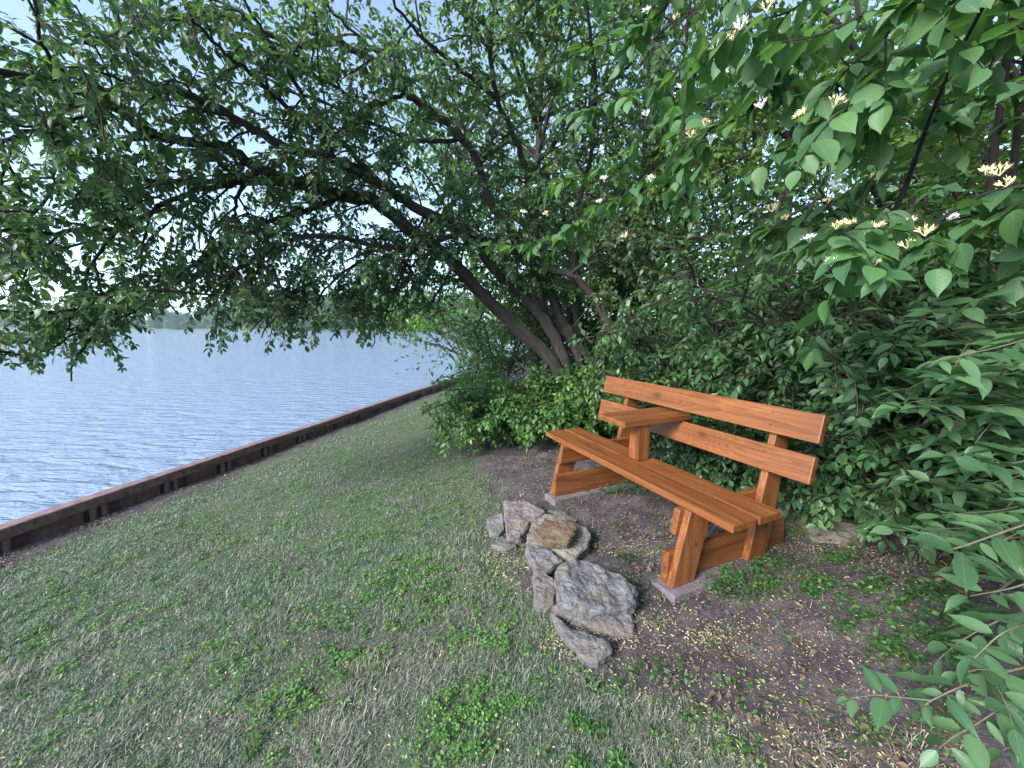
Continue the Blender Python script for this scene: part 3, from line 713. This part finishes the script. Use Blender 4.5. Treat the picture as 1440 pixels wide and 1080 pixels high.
def out_of_bench(p):
    c, s = math.cos(BYAW), math.sin(BYAW); X, Y = p[0] - BX, p[1] - BY; u, v = X * c + Y * s, -X * s + Y * c
    return not (-.35 < u < 1.95 and -.5 < v < .80 + .1 * p[2] and p[2] < 1.5)
def hedge_ok(lim=.78):
    def f(p):
        c, s = math.cos(BYAW), math.sin(BYAW); X, Y = p[0] - BX, p[1] - BY; u, v = X * c + Y * s, -X * s + Y * c
        return v > lim - .12 * p[2] or u < -.5 or u > 2.05 and p[0] > 1.75 - .12 * p[2]
    return f
SH = dict(len=[.5, .24], sp=[.085, .062], ang=[1.0, .8], up=[.05, .0], droop=[.55, .5], n=[5, 3], rad=[.006, .0028], size=.062, gap=.040, hang=.5)
# low leafy shrub under the tree, left of the bench
def low_ok(p):
    return out_of_bench(p) and p[2] < .95 and (p[0] > -.95)
shrub('low_shrub', 'low dense leafy shrub at the foot of the leaning tree stems, left of the bench', 'shrub', .02, 4.75, 16, .62, .85, (0, -.1), dict(SH, size=.066, sp=[.075, .06]), 21, LEAF['low'], LEAF_MID, ok=low_ok, rad=.008, start=.08)
shrub('low_shrub', 'upright bushy young shrub between the leaning tree stems and the back of the bench', 'shrub', .86, 4.45, 14, .75, .55, (0, -.1), dict(SH, size=.066, sp=[.08, .06]), 22, LEAF['low'], LEAF_MID, ok=lambda p: out_of_bench(p) and p[2] < .95, rad=.008, start=.08)
SB = dict(len=[.75, .33], sp=[.15, .085], ang=[1.0, .8], up=[.1, .0], droop=[.6, .55], n=[5, 3], rad=[.009, .003], size=.082, gap=.048, hang=.5)
shrub('hedge_shrub', 'dark dense shrub filling the shade behind the middle of the bench', 'shrub', 1.95, 3.9, 13, 1.7, 1.15, (-.1, -.2), SB, 31, LEAF['hedge'], ok=hedge_ok(), group='shrubs behind the bench')
shrub('hedge_shrub', 'broad dark shrub directly behind the right end of the bench back', 'shrub', 2.55, 2.75, 13, 1.75, 1.05, (-.1, -.1), SB, 32, LEAF['hedge'], ok=hedge_ok(), group='shrubs behind the bench')
shrub('hedge_shrub', 'tall shrub with dark stems standing behind the tree stems', 'shrub', 1.2, 6.0, 12, 3.0, 1.6, (0, 0), dict(SB, sp=[.2, .09]), 33, LEAF['hedge'], ok=hedge_ok(), group='shrubs behind the bench', rad=.022)
shrub('hedge_shrub', 'tall leafy shrub with sky showing through its top, behind the middle of the bench', 'shrub', 2.9, 4.6, 12, 3.1, 1.5, (-.3, -.2), dict(SB, sp=[.2, .09]), 34, LEAF['back'], ok=hedge_ok(), group='shrubs behind the bench', rad=.022)
shrub('hedge_shrub', 'tall pale leafy shrub filling the upper right above the hedge', 'shrub', 3.5, 2.9, 12, 3.2, 1.6, (-.4, -.1), dict(SB, sp=[.2, .09]), 35, LEAF['back'], ok=hedge_ok(), group='shrubs behind the bench', rad=.022)
shrub('hedge_shrub', 'dark shrub beyond the far end of the bench nearest the water', 'shrub', -.25, 6.6, 10, 2.0, 1.1, (0, 0), dict(SB, sp=[.17, .09]), 36, LEAF['hedge'], ok=lambda p: p[0] > -1.05, group='shrubs behind the bench', rad=.016)
SR = dict(len=[.55, .26], sp=[.12, .085], ang=[.9, .75], up=[.12, .0], droop=[.5, .45], n=[5, 4], rad=[.005, .0025], size=.082, gap=.048, hang=.14, flat=.9)
def right_ok(p):
    k = 1.06 if p[2] < .42 else 1.06 - .30 * min(1, (p[2] - .42) / .35)
    return p[0] > k * p[1] and hedge_ok()(p) and p[0] > .95
shrub('hedge_shrub', 'large leaved shrub with long pale leaves at the right edge of the picture', 'shrub', 2.45, 1.75, 22, 1.35, .72, (-.05, -.05), SR, 41, LEAF['blade'], LEAF_NEAR, .48, group='shrubs behind the bench', ok=right_ok, rad=.009, start=.1, twigm=TWIGG)
def near_shrub():
    P = Plant(42); x, y = 1.75, .75; g = float(gz(x, y)); R = P.r
    root = thing('hedge_shrub', 'nearest shrub with long pale leaves on shoots reaching in at the right edge', 'shrub', (x, y, g - .03), 0, 'shrubs behind the bench')
    b = np.array([x, y, g - .05]); A = []
    for py in list(range(400, 760, 21)):
        e = 1285 + R.uniform(-30, 75) + (40 if py < 470 else 0); d0 = R.uniform(.85, 1.15); dy = R.uniform(-25, 35)
        A.append([(1620, py - 50, d0 + .05), (1500, py - 25, d0), (1420, py, d0 - .03), (e, py + dy, d0 - .05 + R.uniform(-.05, .05))])
    A += [[(1640, 700, .8), (1500, 720, .76), (1420, 745, .74), (1340, 772, .74), (1318, 765, .75)], [(1640, 780, .78), (1500, 800, .72), (1430, 825, .72), (1365, 838, .72)],
          [(1640, 860, .8), (1500, 870, .76), (1420, 885, .74), (1370, 925, .74)], [(1640, 900, .85), (1480, 930, .8), (1380, 955, .78), (1310, 985, .78), (1296, 1000, .79)], [(1640, 960, .8), (1500, 960, .76), (1420, 990, .75), (1355, 1030, .75)],
          [(1660, 820, .9), (1520, 850, .86), (1440, 860, .88), (1370, 890, .9), (1318, 930, .93), (1302, 965, .95)], [(1640, 1010, .8), (1500, 1020, .76), (1410, 1055, .74)], [(1640, 760, .95), (1520, 770, .95), (1430, 790, .95), (1380, 800, .95)]]
    for pix in A:
        pts = [V(*p) for p in pix]; bx, by = pts[0][0] + R.uniform(.1, .7), pts[0][1] + R.uniform(-.3, .5); b = np.array([bx, by, float(gz(bx, by)) - .04])
        m = b * .45 + pts[0] * .55 + np.array([R.uniform(.05, .2), R.normal(0, .06), R.uniform(.0, .12)])
        q = catmull([b, m] + pts, 6); grp = [(q, np.linspace(.0045, .0011, len(q)))]; P.shoots.append(grp)
        k = len(q) * 2 // 5; put_leaves(P, q[k:], .084, .042, .02, .9, .12)
        for _ in range(int(R.integers(1, 4))):
            i = int(R.integers(k, len(q) - 1)); a = q[i]; t = norm(q[min(i + 2, len(q) - 1)] - q[i - 1]); d = norm(t * .8 + R.normal(0, .55, 3)); ln = R.uniform(.06, .16)
            qq = np.array([a, a + d * ln * .35, a + d * ln * .7, a + d * ln + np.array([0, 0, -.12 * ln])]); grp.append((qq, np.array([.0018, .0015, .0012, .0008]))); put_leaves(P, qq, .084, .046, .3, .9, .12)
    n = finish(P, root, LEAF['blade'], TWIGG, LEAF_NEAR, .40, TWIGG, keep=lambda p: np.linalg.norm(p - np.array([0, 0, H]), axis=1) > .62); print('near', n)
near_shrub()
shrub('low_shrub', 'low leafy seedling clump under the hedge beside the right end of the bench back', 'shrub', 2.3, 2.15, 14, .62, .5, (-.1, -.05), dict(SH, size=.066, sp=[.08, .06]), 43, LEAF['hedge'], LEAF_MID, ok=hedge_ok(.85), rad=.006, start=.08)
shrub('low_shrub', 'low leafy growth under the hedge seen through the gap below the bench back', 'shrub', 1.75, 3.1, 14, .6, .6, (0, 0), dict(SH, size=.066, sp=[.08, .06]), 44, LEAF['hedge'], LEAF_MID, ok=hedge_ok(.85), rad=.006, start=.08)

# --- overhanging honeysuckle whose flowering shoots hang into the picture from the upper right
def build_overhang():
    P = Plant(55); x, y = 2.6, .5; g = float(gz(x, y)); R = P.r
    root = thing('flowering_honeysuckle', 'near honeysuckle with large leaves and white and cream flowers hanging in from the upper right', 'shrub', (x, y, g - .03))
    def w(*p): return np.array(p, float)
    q = catmull([w(x, y, g - .05), w(2.45, .6, 1.3), w(2.1, .8, 2.1), w(1.6, 1.0, 2.55), V(1000, -160, 1.35), V(860, -60, 1.75), V(800, -10, 2.1)], 7); P.big.append((q, np.linspace(.030, .006, len(q))))
    q = catmull([w(x + .1, y + .1, g - .05), w(2.6, 1.2, 1.5), w(2.1, 1.45, 2.1), V(1328, -60, 1.40), V(1322, 60, 1.36), V(1320, 150, 1.33), V(1300, 192, 1.3), V(1270, 270, 1.26), V(1240, 330, 1.22), V(1232, 350, 1.2)], 7); P.big.append((q, np.linspace(.020, .004, len(q))))
    def shoot(pix, size, gap=.035, r=.0035, hang=.75, start=.08, flat=.6):
        q = catmull([V(*p) for p in pix], 6); P.mid.append((q, np.linspace(r, r * .4, len(q)))); put_leaves(P, q, size, gap, start, flat, hang)
        return q
    # shoots that carry the big leaves: (photo pixel, distance ahead)
    A = [
     [(1400, -40, .85), (1300, 0, .88), (1220, 20, .9), (1150, 50, .92), (1090, 60, .95)],
     [(1180, -60, .95), (1120, 10, 1.0), (1060, 30, 1.05), (1000, 50, 1.1)],
     [(1240, 60, 1.0), (1200, 90, 1.0), (1165, 130, 1.02)],
     [(1322, 100, 1.3), (1270, 130, 1.1), (1220, 140, 1.0), (1190, 150, .95)],
     [(1200, 150, 1.1), (1160, 165, 1.15), (1110, 205, 1.2), (1080, 230, 1.25)],
     [(1040, -40, 1.3), (1060, 60, 1.25), (1070, 110, 1.25), (1060, 150, 1.25)],
     [(1110, 60, 1.2), (1080, 120, 1.25), (1050, 160, 1.3), (1000, 190, 1.35), (950, 225, 1.45)],
     [(1060, 150, 1.35), (1000, 180, 1.4), (950, 215, 1.5), (910, 250, 1.55), (870, 280, 1.6), (830, 300, 1.7), (780, 330, 1.8)],
     [(960, 150, 1.7), (910, 190, 1.75), (860, 225, 1.8), (815, 250, 1.9), (780, 262, 2.0)],
     [(1000, 60, 1.6), (940, 110, 1.7), (890, 130, 1.8), (840, 150, 1.9), (790, 165, 2.0)],
     [(870, 290, 1.8), (820, 315, 1.85), (770, 335, 1.95), (720, 345, 2.05), (680, 340, 2.15)],
     [(940, 0, 1.7), (900, 40, 1.8), (860, 60, 1.9), (810, 70, 2.0)],
     [(1255, 300, 1.2), (1225, 305, 1.1), (1200, 318, 1.05), (1180, 330, 1.0)],
     [(1240, 330, 1.18), (1225, 338, 1.05), (1205, 350, .95), (1190, 362, .9)],
     [(1255, 300, 1.22), (1270, 318, 1.1), (1290, 330, 1.0)],
     [(1500, 260, .8), (1440, 285, .85), (1390, 300, .9), (1340, 310, .95), (1290, 325, 1.0), (1262, 335, 1.05)],
     [(1500, 330, .9), (1450, 310, .9), (1400, 300, .92), (1370, 290, .95)],
     [(1300, 190, 1.3), (1240, 240, 1.35), (1180, 280, 1.4), (1120, 305, 1.45), (1085, 320, 1.5)],
     [(1250, 320, 1.25), (1180, 310, 1.35), (1120, 320, 1.4), (1080, 318, 1.5)],
     [(1440, 40, 1.0), (1380, 40, 1.05), (1330, 45, 1.1), (1290, 40, 1.1)],
     [(1500, 130, 1.2), (1420, 120, 1.25), (1360, 150, 1.3), (1300, 160, 1.35)],
    ]
    allp = np.vstack([b[0] for b in P.big]); shoots = []
    for k, pix in enumerate(A):
        p0 = V(*pix[0]); dd = np.linalg.norm(allp - p0, axis=1); a = allp[int(dd.argmin())]
        pts = [V(*p) for p in pix]
        if dd.min() > .05: pts = [a, a * .5 + p0 * .5 + np.array([0, 0, .04])] + pts
        q = catmull(pts, 6); grp = [(q, np.linspace(.0045, .0016, len(q)))]; shoots.append(grp); allp = np.vstack([allp, q]); put_leaves(P, q, .080, .042, .05, .6, .7)
        tot = len(q)
        for _ in range(int(R.integers(3, 6))):
            i = int(R.integers(max(1, tot // 5), tot - 1)); a = q[i]; t = norm(q[min(i + 2, tot - 1)] - q[i - 1]); d = norm(t * .6 + R.normal(0, .7, 3) * np.array([1, .8, .6]) + np.array([0, 0, -.35])); ln = R.uniform(.09, .2)
            qq = np.array([a, a + d * ln * .35, a + d * ln * .7 + np.array([0, 0, -.1 * ln]), a + d * ln + np.array([0, 0, -.28 * ln])]); grp.append((qq, np.array([.0022, .0018, .0014, .001]))); put_leaves(P, qq, .076, .042, .25, .6, .75)
    P.shoots = shoots
    for q in P.big[:2]:
        n0 = len(P.mid); grow(P, q[0], .01, 0, dict(len=[.35], sp=[.15], ang=[1.0], up=[.0], droop=[.7], n=[4], rad=[.0035], size=.075, gap=.045, hang=.7, **{'from': [.45]}),
             lambda p: p[2] > 1.55 and p[1] > .75 and (720 + F * p[0] / p[1] < 1380 or p[2] > 1.9))
    P.shoots += [[t] for t in P.mid]; P.mid = []
    n = finish(P, root, LEAF['near'], BARKD, LEAF_NEAR, .62, keep=lambda p: np.linalg.norm(p - np.array([0, 0, H]), axis=1) > .75); print('overhang', n)
    fl = [(1040, 45, 1.02, 1), (1078, 20, 1.0, 0), (1030, 60, 1.05, 0), (1170, 155, 1.0, 0), (1070, 155, 1.2, 1), (990, 180, 1.35, 0), (970, 195, 1.4, 0), (998, 205, 1.33, 1), (915, 258, 1.55, 1), (850, 258, 1.75, 1), (842, 213, 1.8, 1), (805, 292, 1.85, 1), (767, 303, 1.95, 0), (735, 303, 2.0, 0),
          (1085, 300, 1.42, 0), (1175, 325, 1.05, 0), (1190, 322, 1.05, 0), (1232, 325, 1.1, 0), (1170, 268, 1.3, 1), (1185, 272, 1.3, 1), (1275, 352, 1.0, 0), (1168, 378, .98, 1), (1228, 378, 1.0, 0), (1385, 250, .9, 0), (1405, 250, .9, 0), (880, 335, 1.8, 0), (910, 165, 1.7, 1), (1010, 90, 1.5, 1), (948, 30, 1.6, 0), (910, 22, 1.65, 1), (1300, 335, 1.0, 0)]
    flowers(P, root, 24, .024, lambda p: (p[:, 2] > 1.4), [(V(a, b, c * .93), bool(d)) for a, b, c, d in fl])
build_overhang()

# --- taller trees behind
def big_tree(name, label, x, y, h, cr, seed, leafm, size, nl, trunk=.12, group=None, low=.25, gap=.05, sc=1.0):
    P = Plant(seed); R = P.r; g = float(gz(x, y)) if math.hypot(x, y) < 40 else -.7; root = thing(name, label, 'tree', (x, y, g - .05), 0, group)
    q = catmull([np.array([x, y, g - .1]), np.array([x + R.normal(0, .15), y, g + h * .35]), np.array([x + R.normal(0, .3), y, g + h * .7]), np.array([x, y, g + h * .97])], 5)
    P.big.append((q, np.linspace(trunk, trunk * .2, len(q))))
    for i in range(nl):
        t = R.uniform(low, .95); a = 2.4 * i; b = np.array([np.interp(t, np.linspace(0, 1, len(q)), q[:, k]) for k in range(3)])
        ln = cr * (1.0 - .55 * abs(t - .5)) * R.uniform(.65, 1.1); d = np.array([math.cos(a), math.sin(a), .35 + .5 * t])
        qq = catmull([b, b + d * ln * .5, b + d * ln * .8 + np.array([0, 0, -.02 * ln]), b + d * ln + np.array([0, 0, -.12 * ln])], 4); P.mid.append((qq, np.linspace(trunk * .35, trunk * .06, len(qq))))
        n = int(90 * sc)
        pos = qq[R.integers(len(qq) // 4, len(qq), n)] + R.normal(0, .17 * cr, (n, 3)); P.lp.append(pos); P.ld.append(norm(R.normal(0, 1, (n, 3)) + np.array([0, 0, -.5]))); P.ln.append(R.normal(0, .6, (n, 3)) + np.array([0, 0, 1])); P.ls.append(size * R.uniform(.6, 1.3, n))
    finish(P, root, leafm, BARKD, LEAF_LOW, .7, leaf_name='crown')
for i, (x, y, h, cr) in enumerate(((4.6, 6.6, 5.0, 2.0), (3.2, 8.2, 4.6, 2.0), (5.6, 4.2, 5.0, 2.0), (6.2, 2.2, 5.2, 2.1), (1.6, 9.4, 4.2, 1.8), (8.5, 8.5, 6.5, 2.8), (-.9, 9.0, 6.6, 2.2), (.5, 7.8, 7.2, 2.3), (2.0, 7.0, 7.0, 2.3))):
    big_tree('woodland_tree', ['broad green tree rising behind the tall hedge shrubs', 'green tree glimpsed through the leaning stems', 'leafy tree above the hedge to the right of the bench', 'leafy tree at the far right behind the hedge', 'leafy tree beyond the leaning stems near the shore', 'tallest tree at the back of the wood', 'leafy tree behind the leaning stems nearest the water', 'tall tree directly behind the leaning stems', 'tall tree behind the hedge to the right of the leaning stems'][i], x, y, h, cr, 60 + i, LEAF['back'] if i % 2 else LEAF['hedge'], .11, 46, group='trees behind the hedge', low=.12, sc=1.3)

# sapling at the end of the wall, sunlight painted into its leaf colour
shrub('sunlit_lime_sapling', 'sapling with sunlight coloured into its lime green leaves, leaning over the wall at the end of the lawn', 'sapling', -1.0, 9.8, 5, 2.1, .55, (-1.5, -.1), dict(SB, sp=[.12, .09], size=.10), 71, LEAF['lime'], ok=lambda p: p[2] > 1.15, rad=.014)

# ------------------------------------------------------------------ the far shore
def far_shore():
    v = []; f = []; R = np.random.default_rng(4)
    xs = np.linspace(-900, 500, 60); 
    for i, x in enumerate(xs):
        y = 300 + .0 * x + 14 * math.sin(x * .012) + (60 if x < -120 else 0) * min(1, max(0, (-120 - x) / 60))
        for dy, z in ((0, WZ - .1), (2, WZ + .6), (14, WZ + 1.6), (60, WZ + 4), (240, WZ + 10)): v.append((x, y + dy, z))
    for i in range(len(xs) - 1):
        for j in range(4): f.append((i * 5 + j, (i + 1) * 5 + j, (i + 1) * 5 + j + 1, i * 5 + j + 1))
    m = plain('far_bank_grass', (.16, .17, .10), .9, .4, .05, 0)
    tag(obj('far_bank', amesh('far_bank', v, f), m), kind='structure')
    def edge(x): return 300 + 14 * math.sin(x * .012) + (60 if x < -120 else 0) * min(1, max(0, (-120 - x) / 60))
    R = np.random.default_rng(9)
    # far trees: five crowns copied along the bank
    protos = []
    for k in range(5):
        r = np.random.default_rng(80 + k); h = 11.0; P = Plant(90 + k)
        root = thing('far_tree', 'hazy green tree on the far shore', 'tree', (0, 0, 0), 0, 'trees along the far shore')
        pos = []; 
        for c in range(34):
            t = r.uniform(.08, 1); rad = 4.6 * math.sqrt(max(.05, 1 - ((t - .42) / .62) ** 2)); a = r.uniform(0, 6.28); rr = rad * math.sqrt(r.uniform(.2, 1))
            pos.append(np.array([math.cos(a) * rr, math.sin(a) * rr, h * t]) + r.normal(0, .85, (46, 3)))
        pos = np.vstack(pos); n = len(pos)
        obj('crown', leaves_mesh('far_crown', pos, r.normal(0, 1, (n, 3)), r.normal(0, .7, (n, 3)) + np.array([0, 0, 1]), r.uniform(.7, 1.3, n), .9, LEAF_LOW, r), LEAF['far'], root)
        obj('trunk', tubes_mesh('far_trunk', [(np.array([(0, 0, -1), (.1, 0, 3), (0, .2, 6.5), (.2, 0, 9.5)]), np.array([.35, .3, .22, .08]))], 6), BARKD, root)
        protos.append(root)
    spots = []
    for px in list(range(-60, 232, 22)) + list(range(240, 300, 12)) + list(range(308, 470, 15)) + list(range(470, 660, 11)):
        for row in (0, 1):
            yy = 300; X = (px + R.uniform(-6, 6) - 720) / F * 300; E = edge(X) + 8 + 20 * row + R.uniform(0, 6); X = (px + R.uniform(-6, 6) - 720) / F * E
            sc = (1.15 if px < 300 else 1.45 if px < 430 else 2.0) * R.uniform(.75, 1.2) * (1 + .18 * row); spots.append((X, E, sc))
    for i, (X, Y, s) in enumerate(spots):
        p = protos[i % 5]
        if i < 5: o = p
        else:
            o = p.copy(); COL.objects.link(o)
            for ch in p.children:
                c = ch.copy(); COL.objects.link(c); c.parent = o
        o.location = (X, Y, WZ + 1.0); o.rotation_euler = (0, 0, R.uniform(0, 6.28)); o.scale = (s * 1.05, s * 1.05, s)
        o['label'] = 'hazy green tree in the row along the far shore'
far_shore()

# ------------------------------------------------------------------ grass, clover, petals, seedlings
def in_front(x, y, pad=.0):
    return (y > .75) & (np.abs(x) < 1.36 * y + .1)
def scatter(n, seed, dens):
    R = np.random.default_rng(seed); X, Y = [], []; tot = 0
    while tot < n:
        k = 400000; y = .8 * (11.5 / .8) ** R.random(k); x = R.uniform(-1.80, 1.40, k) * y
        # pdf falls as 1/y^2 from the sampling; keep by density and by the ground that is there
        d, t = dt(x, y); p = dens(x, y, d) * (d > .06) * (d < 6.6)
        keep = R.random(k) < np.clip(p, 0, 1); X.append(x[keep]); Y.append(y[keep]); tot += int(keep.sum())
        if keep.sum() == 0: break
    X = np.concatenate(X)[:n]; Y = np.concatenate(Y)[:n]; return X, Y, R
def blades(name, n, seed, dens, hmin, hmax, w, lay, matr, label=None):
    x, y, R = scatter(n, seed, dens); z = gz(x, y); n = len(x); dist = np.hypot(x, y)
    az = R.uniform(0, 6.28, n); ln = R.uniform(hmin, hmax, n) * np.clip(1 + .40 * vnoise(x, y, .16, 71) + .3 * vnoise(x, y, .5, 72), .65, 1.7); ww = w * (.6 + .55 * dist / 1.5) * R.uniform(.7, 1.3, n)
    tl = np.clip(R.normal(lay, .45, n), .05, 1.5); dx, dy = np.cos(az), np.sin(az); sx, sy = -dy, dx
    hx = np.sin(tl); hz = np.cos(tl); b = np.stack([x, y, z - .003], 1)
    d1 = np.stack([dx * hx, dy * hx, hz], 1); t2 = np.clip(tl + R.uniform(.2, .8, n), 0, 1.62); d2 = np.stack([dx * np.sin(t2), dy * np.sin(t2), np.cos(t2)], 1)
    s = np.stack([sx, sy, np.zeros(n)], 1) * ww[:, None]; m_ = b + d1 * (ln * .55)[:, None]; tp = m_ + d2 * (ln * .45)[:, None]
    v = np.stack([b - s * .5, b + s * .5, m_ - s * .42, m_ + s * .42, tp], 1).reshape(-1, 3)
    f = (np.arange(n) * 5)[:, None, None] + np.array([(0, 1, 3), (0, 3, 2), (2, 3, 4)])[None]
    tag(obj(name, amesh(name, v, f.reshape(-1, 3)), matr), kind='stuff')
def grass_mat(name, cols, tr=.3, dry=(.24, .22, .165)):
    m, N, L, out = mat(name); g = N('NewGeometry'); c = ramp(N, L, g.outputs['Random Per Island'], [(i / (len(cols) - 1), q) for i, q in enumerate(cols)])
    p1 = noise_(N, L, g.outputs['Position'], 2.6, 4, .6); p2 = noise_(N, L, g.outputs['Position'], 11, 3)
    c = mixc(N, L, ramp(N, L, p1, [(.48, (0, 0, 0)), (.76, (.34, .34, .34))]), c, dry)
    hv = N('HueSaturation'); L(c, hv.inputs['Color']); L(math_(N, L, 'MULTIPLY_ADD', p2, .8, .6), hv.inputs['Value']); c = hv.outputs[0]
    b = N('BsdfPrincipled', Roughness=.55); L(c, b.inputs['Base Color']); t = N('BsdfTranslucent'); L(c, t.inputs[0]); mx = N('MixShader'); mx.inputs[0].default_value = tr
    L(b.outputs[0], mx.inputs[1]); L(t.outputs[0], mx.inputs[2]); L(mx.outputs[0], out.inputs[0]); return m
GR = grass_mat('grass_blades', [(.055, .10, .056), (.095, .158, .088), (.145, .212, .130), (.215, .27, .185), (.34, .375, .285)])
DR = grass_mat('dry_grass_blades', [(.17, .15, .115), (.27, .24, .19), (.36, .32, .26)], .2)
lawn = lambda x, y, d: (1 - bed(x, y)) * (1 - .85 * bare(x, y)) * sm(.22, .48, d + .05 * vnoise(x, y, .3, 5))
blades('grass', 340000, 101, lambda x, y, d: lawn(x, y, d) * (.75 + .25 * sm(-.5, .5, vnoise(x, y, .45, 31))), .009, .028, .0022, .95, GR)
blades('dry_grass', 50000, 102, lambda x, y, d: np.clip(lawn(x, y, d) * (.18 + .6 * sm(.1, .8, vnoise(x, y, .5, 32))) + .5 * bare(x, y) * (1 - bed(x, y)) + .30 * bed(x, y) * sm(1.35, .95, y) * sm(-.3, .6, vnoise(x, y, .22, 36)) + .12 * bed(x, y) * sm(.2, .7, vnoise(x, y, .3, 37)), 0, 1), .022, .055, .0020, 1.25, DR)

def cover(name, n, seed, dens, size, matr, tmpl, hmax, width=.8, stems=None):
    x, y, R = scatter(n, seed, dens); n = len(x); z = gz(x, y) + R.uniform(.004, hmax, n) ; a = R.uniform(0, 6.28, n)
    D = np.stack([np.cos(a), np.sin(a), R.normal(.05, .25, n)], 1); Nn = np.stack([R.normal(0, .38, n), R.normal(0, .38, n), np.ones(n)], 1)
    tag(obj(name, leaves_mesh(name, np.stack([x, y, z], 1), D, Nn, size * R.uniform(.55, 1.25, n), width, tmpl, R), matr), kind='stuff')
def blobs(lst):
    L_ = [(G(px, py), a, b) for px, py, a, b in lst]
    def f(x, y):
        o = 0
        for p, a, b in L_: o = o + np.exp(-((x - p[0]) / a) ** 2 - ((y - p[1]) / b) ** 2)
        return np.clip(o, 0, 1)
    return f
clov = blobs([(455, 880, .12, .05), (470, 935, .08, .04), (400, 985, .10, .05), (305, 910, .07, .03), (330, 940, .06, .03), (440, 860, .1, .04), (570, 820, .18, .10), (600, 790, .16, .1), (520, 750, .2, .12), (500, 700, .25, .15), (560, 660, .3, .15), (660, 905, .10, .05), (690, 985, .12, .06), (640, 1000, .08, .05), (560, 880, .06, .03), (620, 850, .1, .06), (410, 740, .2, .1), (480, 650, .3, .2), (330, 760, .15, .1), (640, 1050, .1, .05), (700, 900, .06, .05), (430, 1000, .05, .03), (525, 930, .05, .02)])
tuft = lambda x, y: sm(.15, .8, vnoise(x, y, .055, 44)) * sm(-.5, .4, vnoise(x, y, .4, 45))
cover('clover', 32000, 111, lambda x, y, d: (1 - .7 * bed(x, y)) * sm(.4, .7, d) * np.clip(.20 * clov(x, y) * sm(-.5, .6, vnoise(x, y, .03, 46)) + .22 * tuft(x, y) * sm(.5, 3, y) , 0, 1), .0098, LEAF['clover'], LEAF_ROUND, .026, .9)
cover('lawn_weeds', 5000, 115, lambda x, y, d: (1 - bed(x, y)) * sm(.4, .7, d) * .25 * sm(.35, .9, vnoise(x, y, .08, 49)) * sm(-.3, .5, vnoise(x, y, .7, 50)), .019, LEAF['low'], LEAF_MID, .02, .55)
seed_ = blobs([(1060, 830, .16, .06), (1030, 815, .1, .05), (1090, 800, .1, .05), (860, 690, .22, .1), (920, 680, .2, .08), (985, 710, .15, .07), (880, 790, .05, .03), (1180, 790, .08, .05), (1150, 830, .08, .05), (1230, 830, .07, .04), (1290, 850, .09, .05), (1200, 880, .06, .03), (1260, 910, .07, .03), (830, 640, .2, .1), (1120, 690, .2, .12), (1340, 900, .12, .07), (1200, 720, .15, .1), (800, 715, .06, .04), (1000, 640, .3, .15)])
SEED = leaf_mat('seedling_leaf', [(.035, .085, .030), (.060, .135, .042), (.10, .20, .055)], .35)
cover('seedling_cover', 8000, 112, lambda x, y, d: bed(x, y) * np.clip(seed_(x, y) * sm(-.35, .45, vnoise(x, y, .06, 47)) + .035 * sm(.2, .7, vnoise(x, y, .15, 48)), 0, 1), .019, SEED, LEAF_MID, .055, .66)
pet = blobs([(705, 790, .2, .2), (690, 745, .12, .1), (740, 830, .08, .06), (760, 640, .35, .25), (700, 650, .3, .2), (775, 900, .08, .06), (860, 900, .12, .05), (700, 700, .2, .1), (900, 770, .3, .12), (960, 890, .25, .08), (1180, 770, .25, .1), (790, 760, .2, .1)])
PET = grass_mat('fallen_petals', [(.46, .34, .14), (.58, .45, .20), (.54, .47, .30), (.36, .24, .11)], .1)
def petals(n, seed):
    dens = lambda x, y, d: np.clip(.6 * pet(x, y) * sm(-.5, .4, vnoise(x, y, .1, 61)) + .10 * bed(x, y) + .012 + .5 * sm(.35, .1, d) * sm(-.2, .5, vnoise(x, y, .4, 62)), 0, 1)
    x, y, R = scatter(n, seed, dens); n = len(x); a = R.uniform(0, 6.28, n); z = gz(x, y) + .008 + .008 * (1 - bed(x, y))
    kc = 170; tc = 12 * R.random(kc) ** 1.5 - 1; dc = R.uniform(-.145, -.03, kc); x[:kc], y[:kc] = xy(dc, tc); z[:kc] = -.46 + .185 + .013
    D = np.stack([np.cos(a), np.sin(a), R.normal(0, .2, n)], 1)
    tag(obj('fallen_petals', leaves_mesh('fallen_petals', np.stack([x, y, z], 1), D, np.stack([R.normal(0, .4, n), R.normal(0, .4, n), np.ones(n)], 1), R.uniform(.004, .0145, n), .36, LEAF_LOW, R), PET), kind='stuff')
petals(24000, 121)
DEAD = grass_mat('dead_leaves', [(.07, .045, .035), (.12, .072, .05), (.17, .105, .07), (.09, .07, .065)], .1)
cover('fallen_leaves', 2600, 131, lambda x, y, d: np.clip(1.0 * sm(.5, .2, d) * sm(-.6, .5, vnoise(x, y, .5, 63)) + .10 * bed(x, y), 0, 1), .026, DEAD, LEAF_MID, .015, .55)

# ------------------------------------------------------------------ air: far things fade to blue
def haze():
    m = bpy.data.materials.new('haze_air'); m.use_nodes = True; t = m.node_tree; t.nodes.clear(); out = t.nodes.new('ShaderNodeOutputMaterial'); v = t.nodes.new('ShaderNodeVolumePrincipled')
    v.inputs['Color'].default_value = (.72, .84, 1, 1); v.inputs['Density'].default_value = .0004; v.inputs['Anisotropy'].default_value = .2; t.links.new(v.outputs[0], out.inputs['Volume'])
    lo, hi = (-1600, -1000, -3), (1000, 2300, 46); bm = bmesh.new(); bmesh.ops.create_cube(bm, size=1)
    for q in bm.verts: q.co = Vector([lo[i] + (q.co[i] + .5) * (hi[i] - lo[i]) for i in range(3)])
    me = bpy.data.meshes.new('haze'); bm.to_mesh(me); bm.free(); tag(obj('haze', me, m), kind='stuff')
haze()
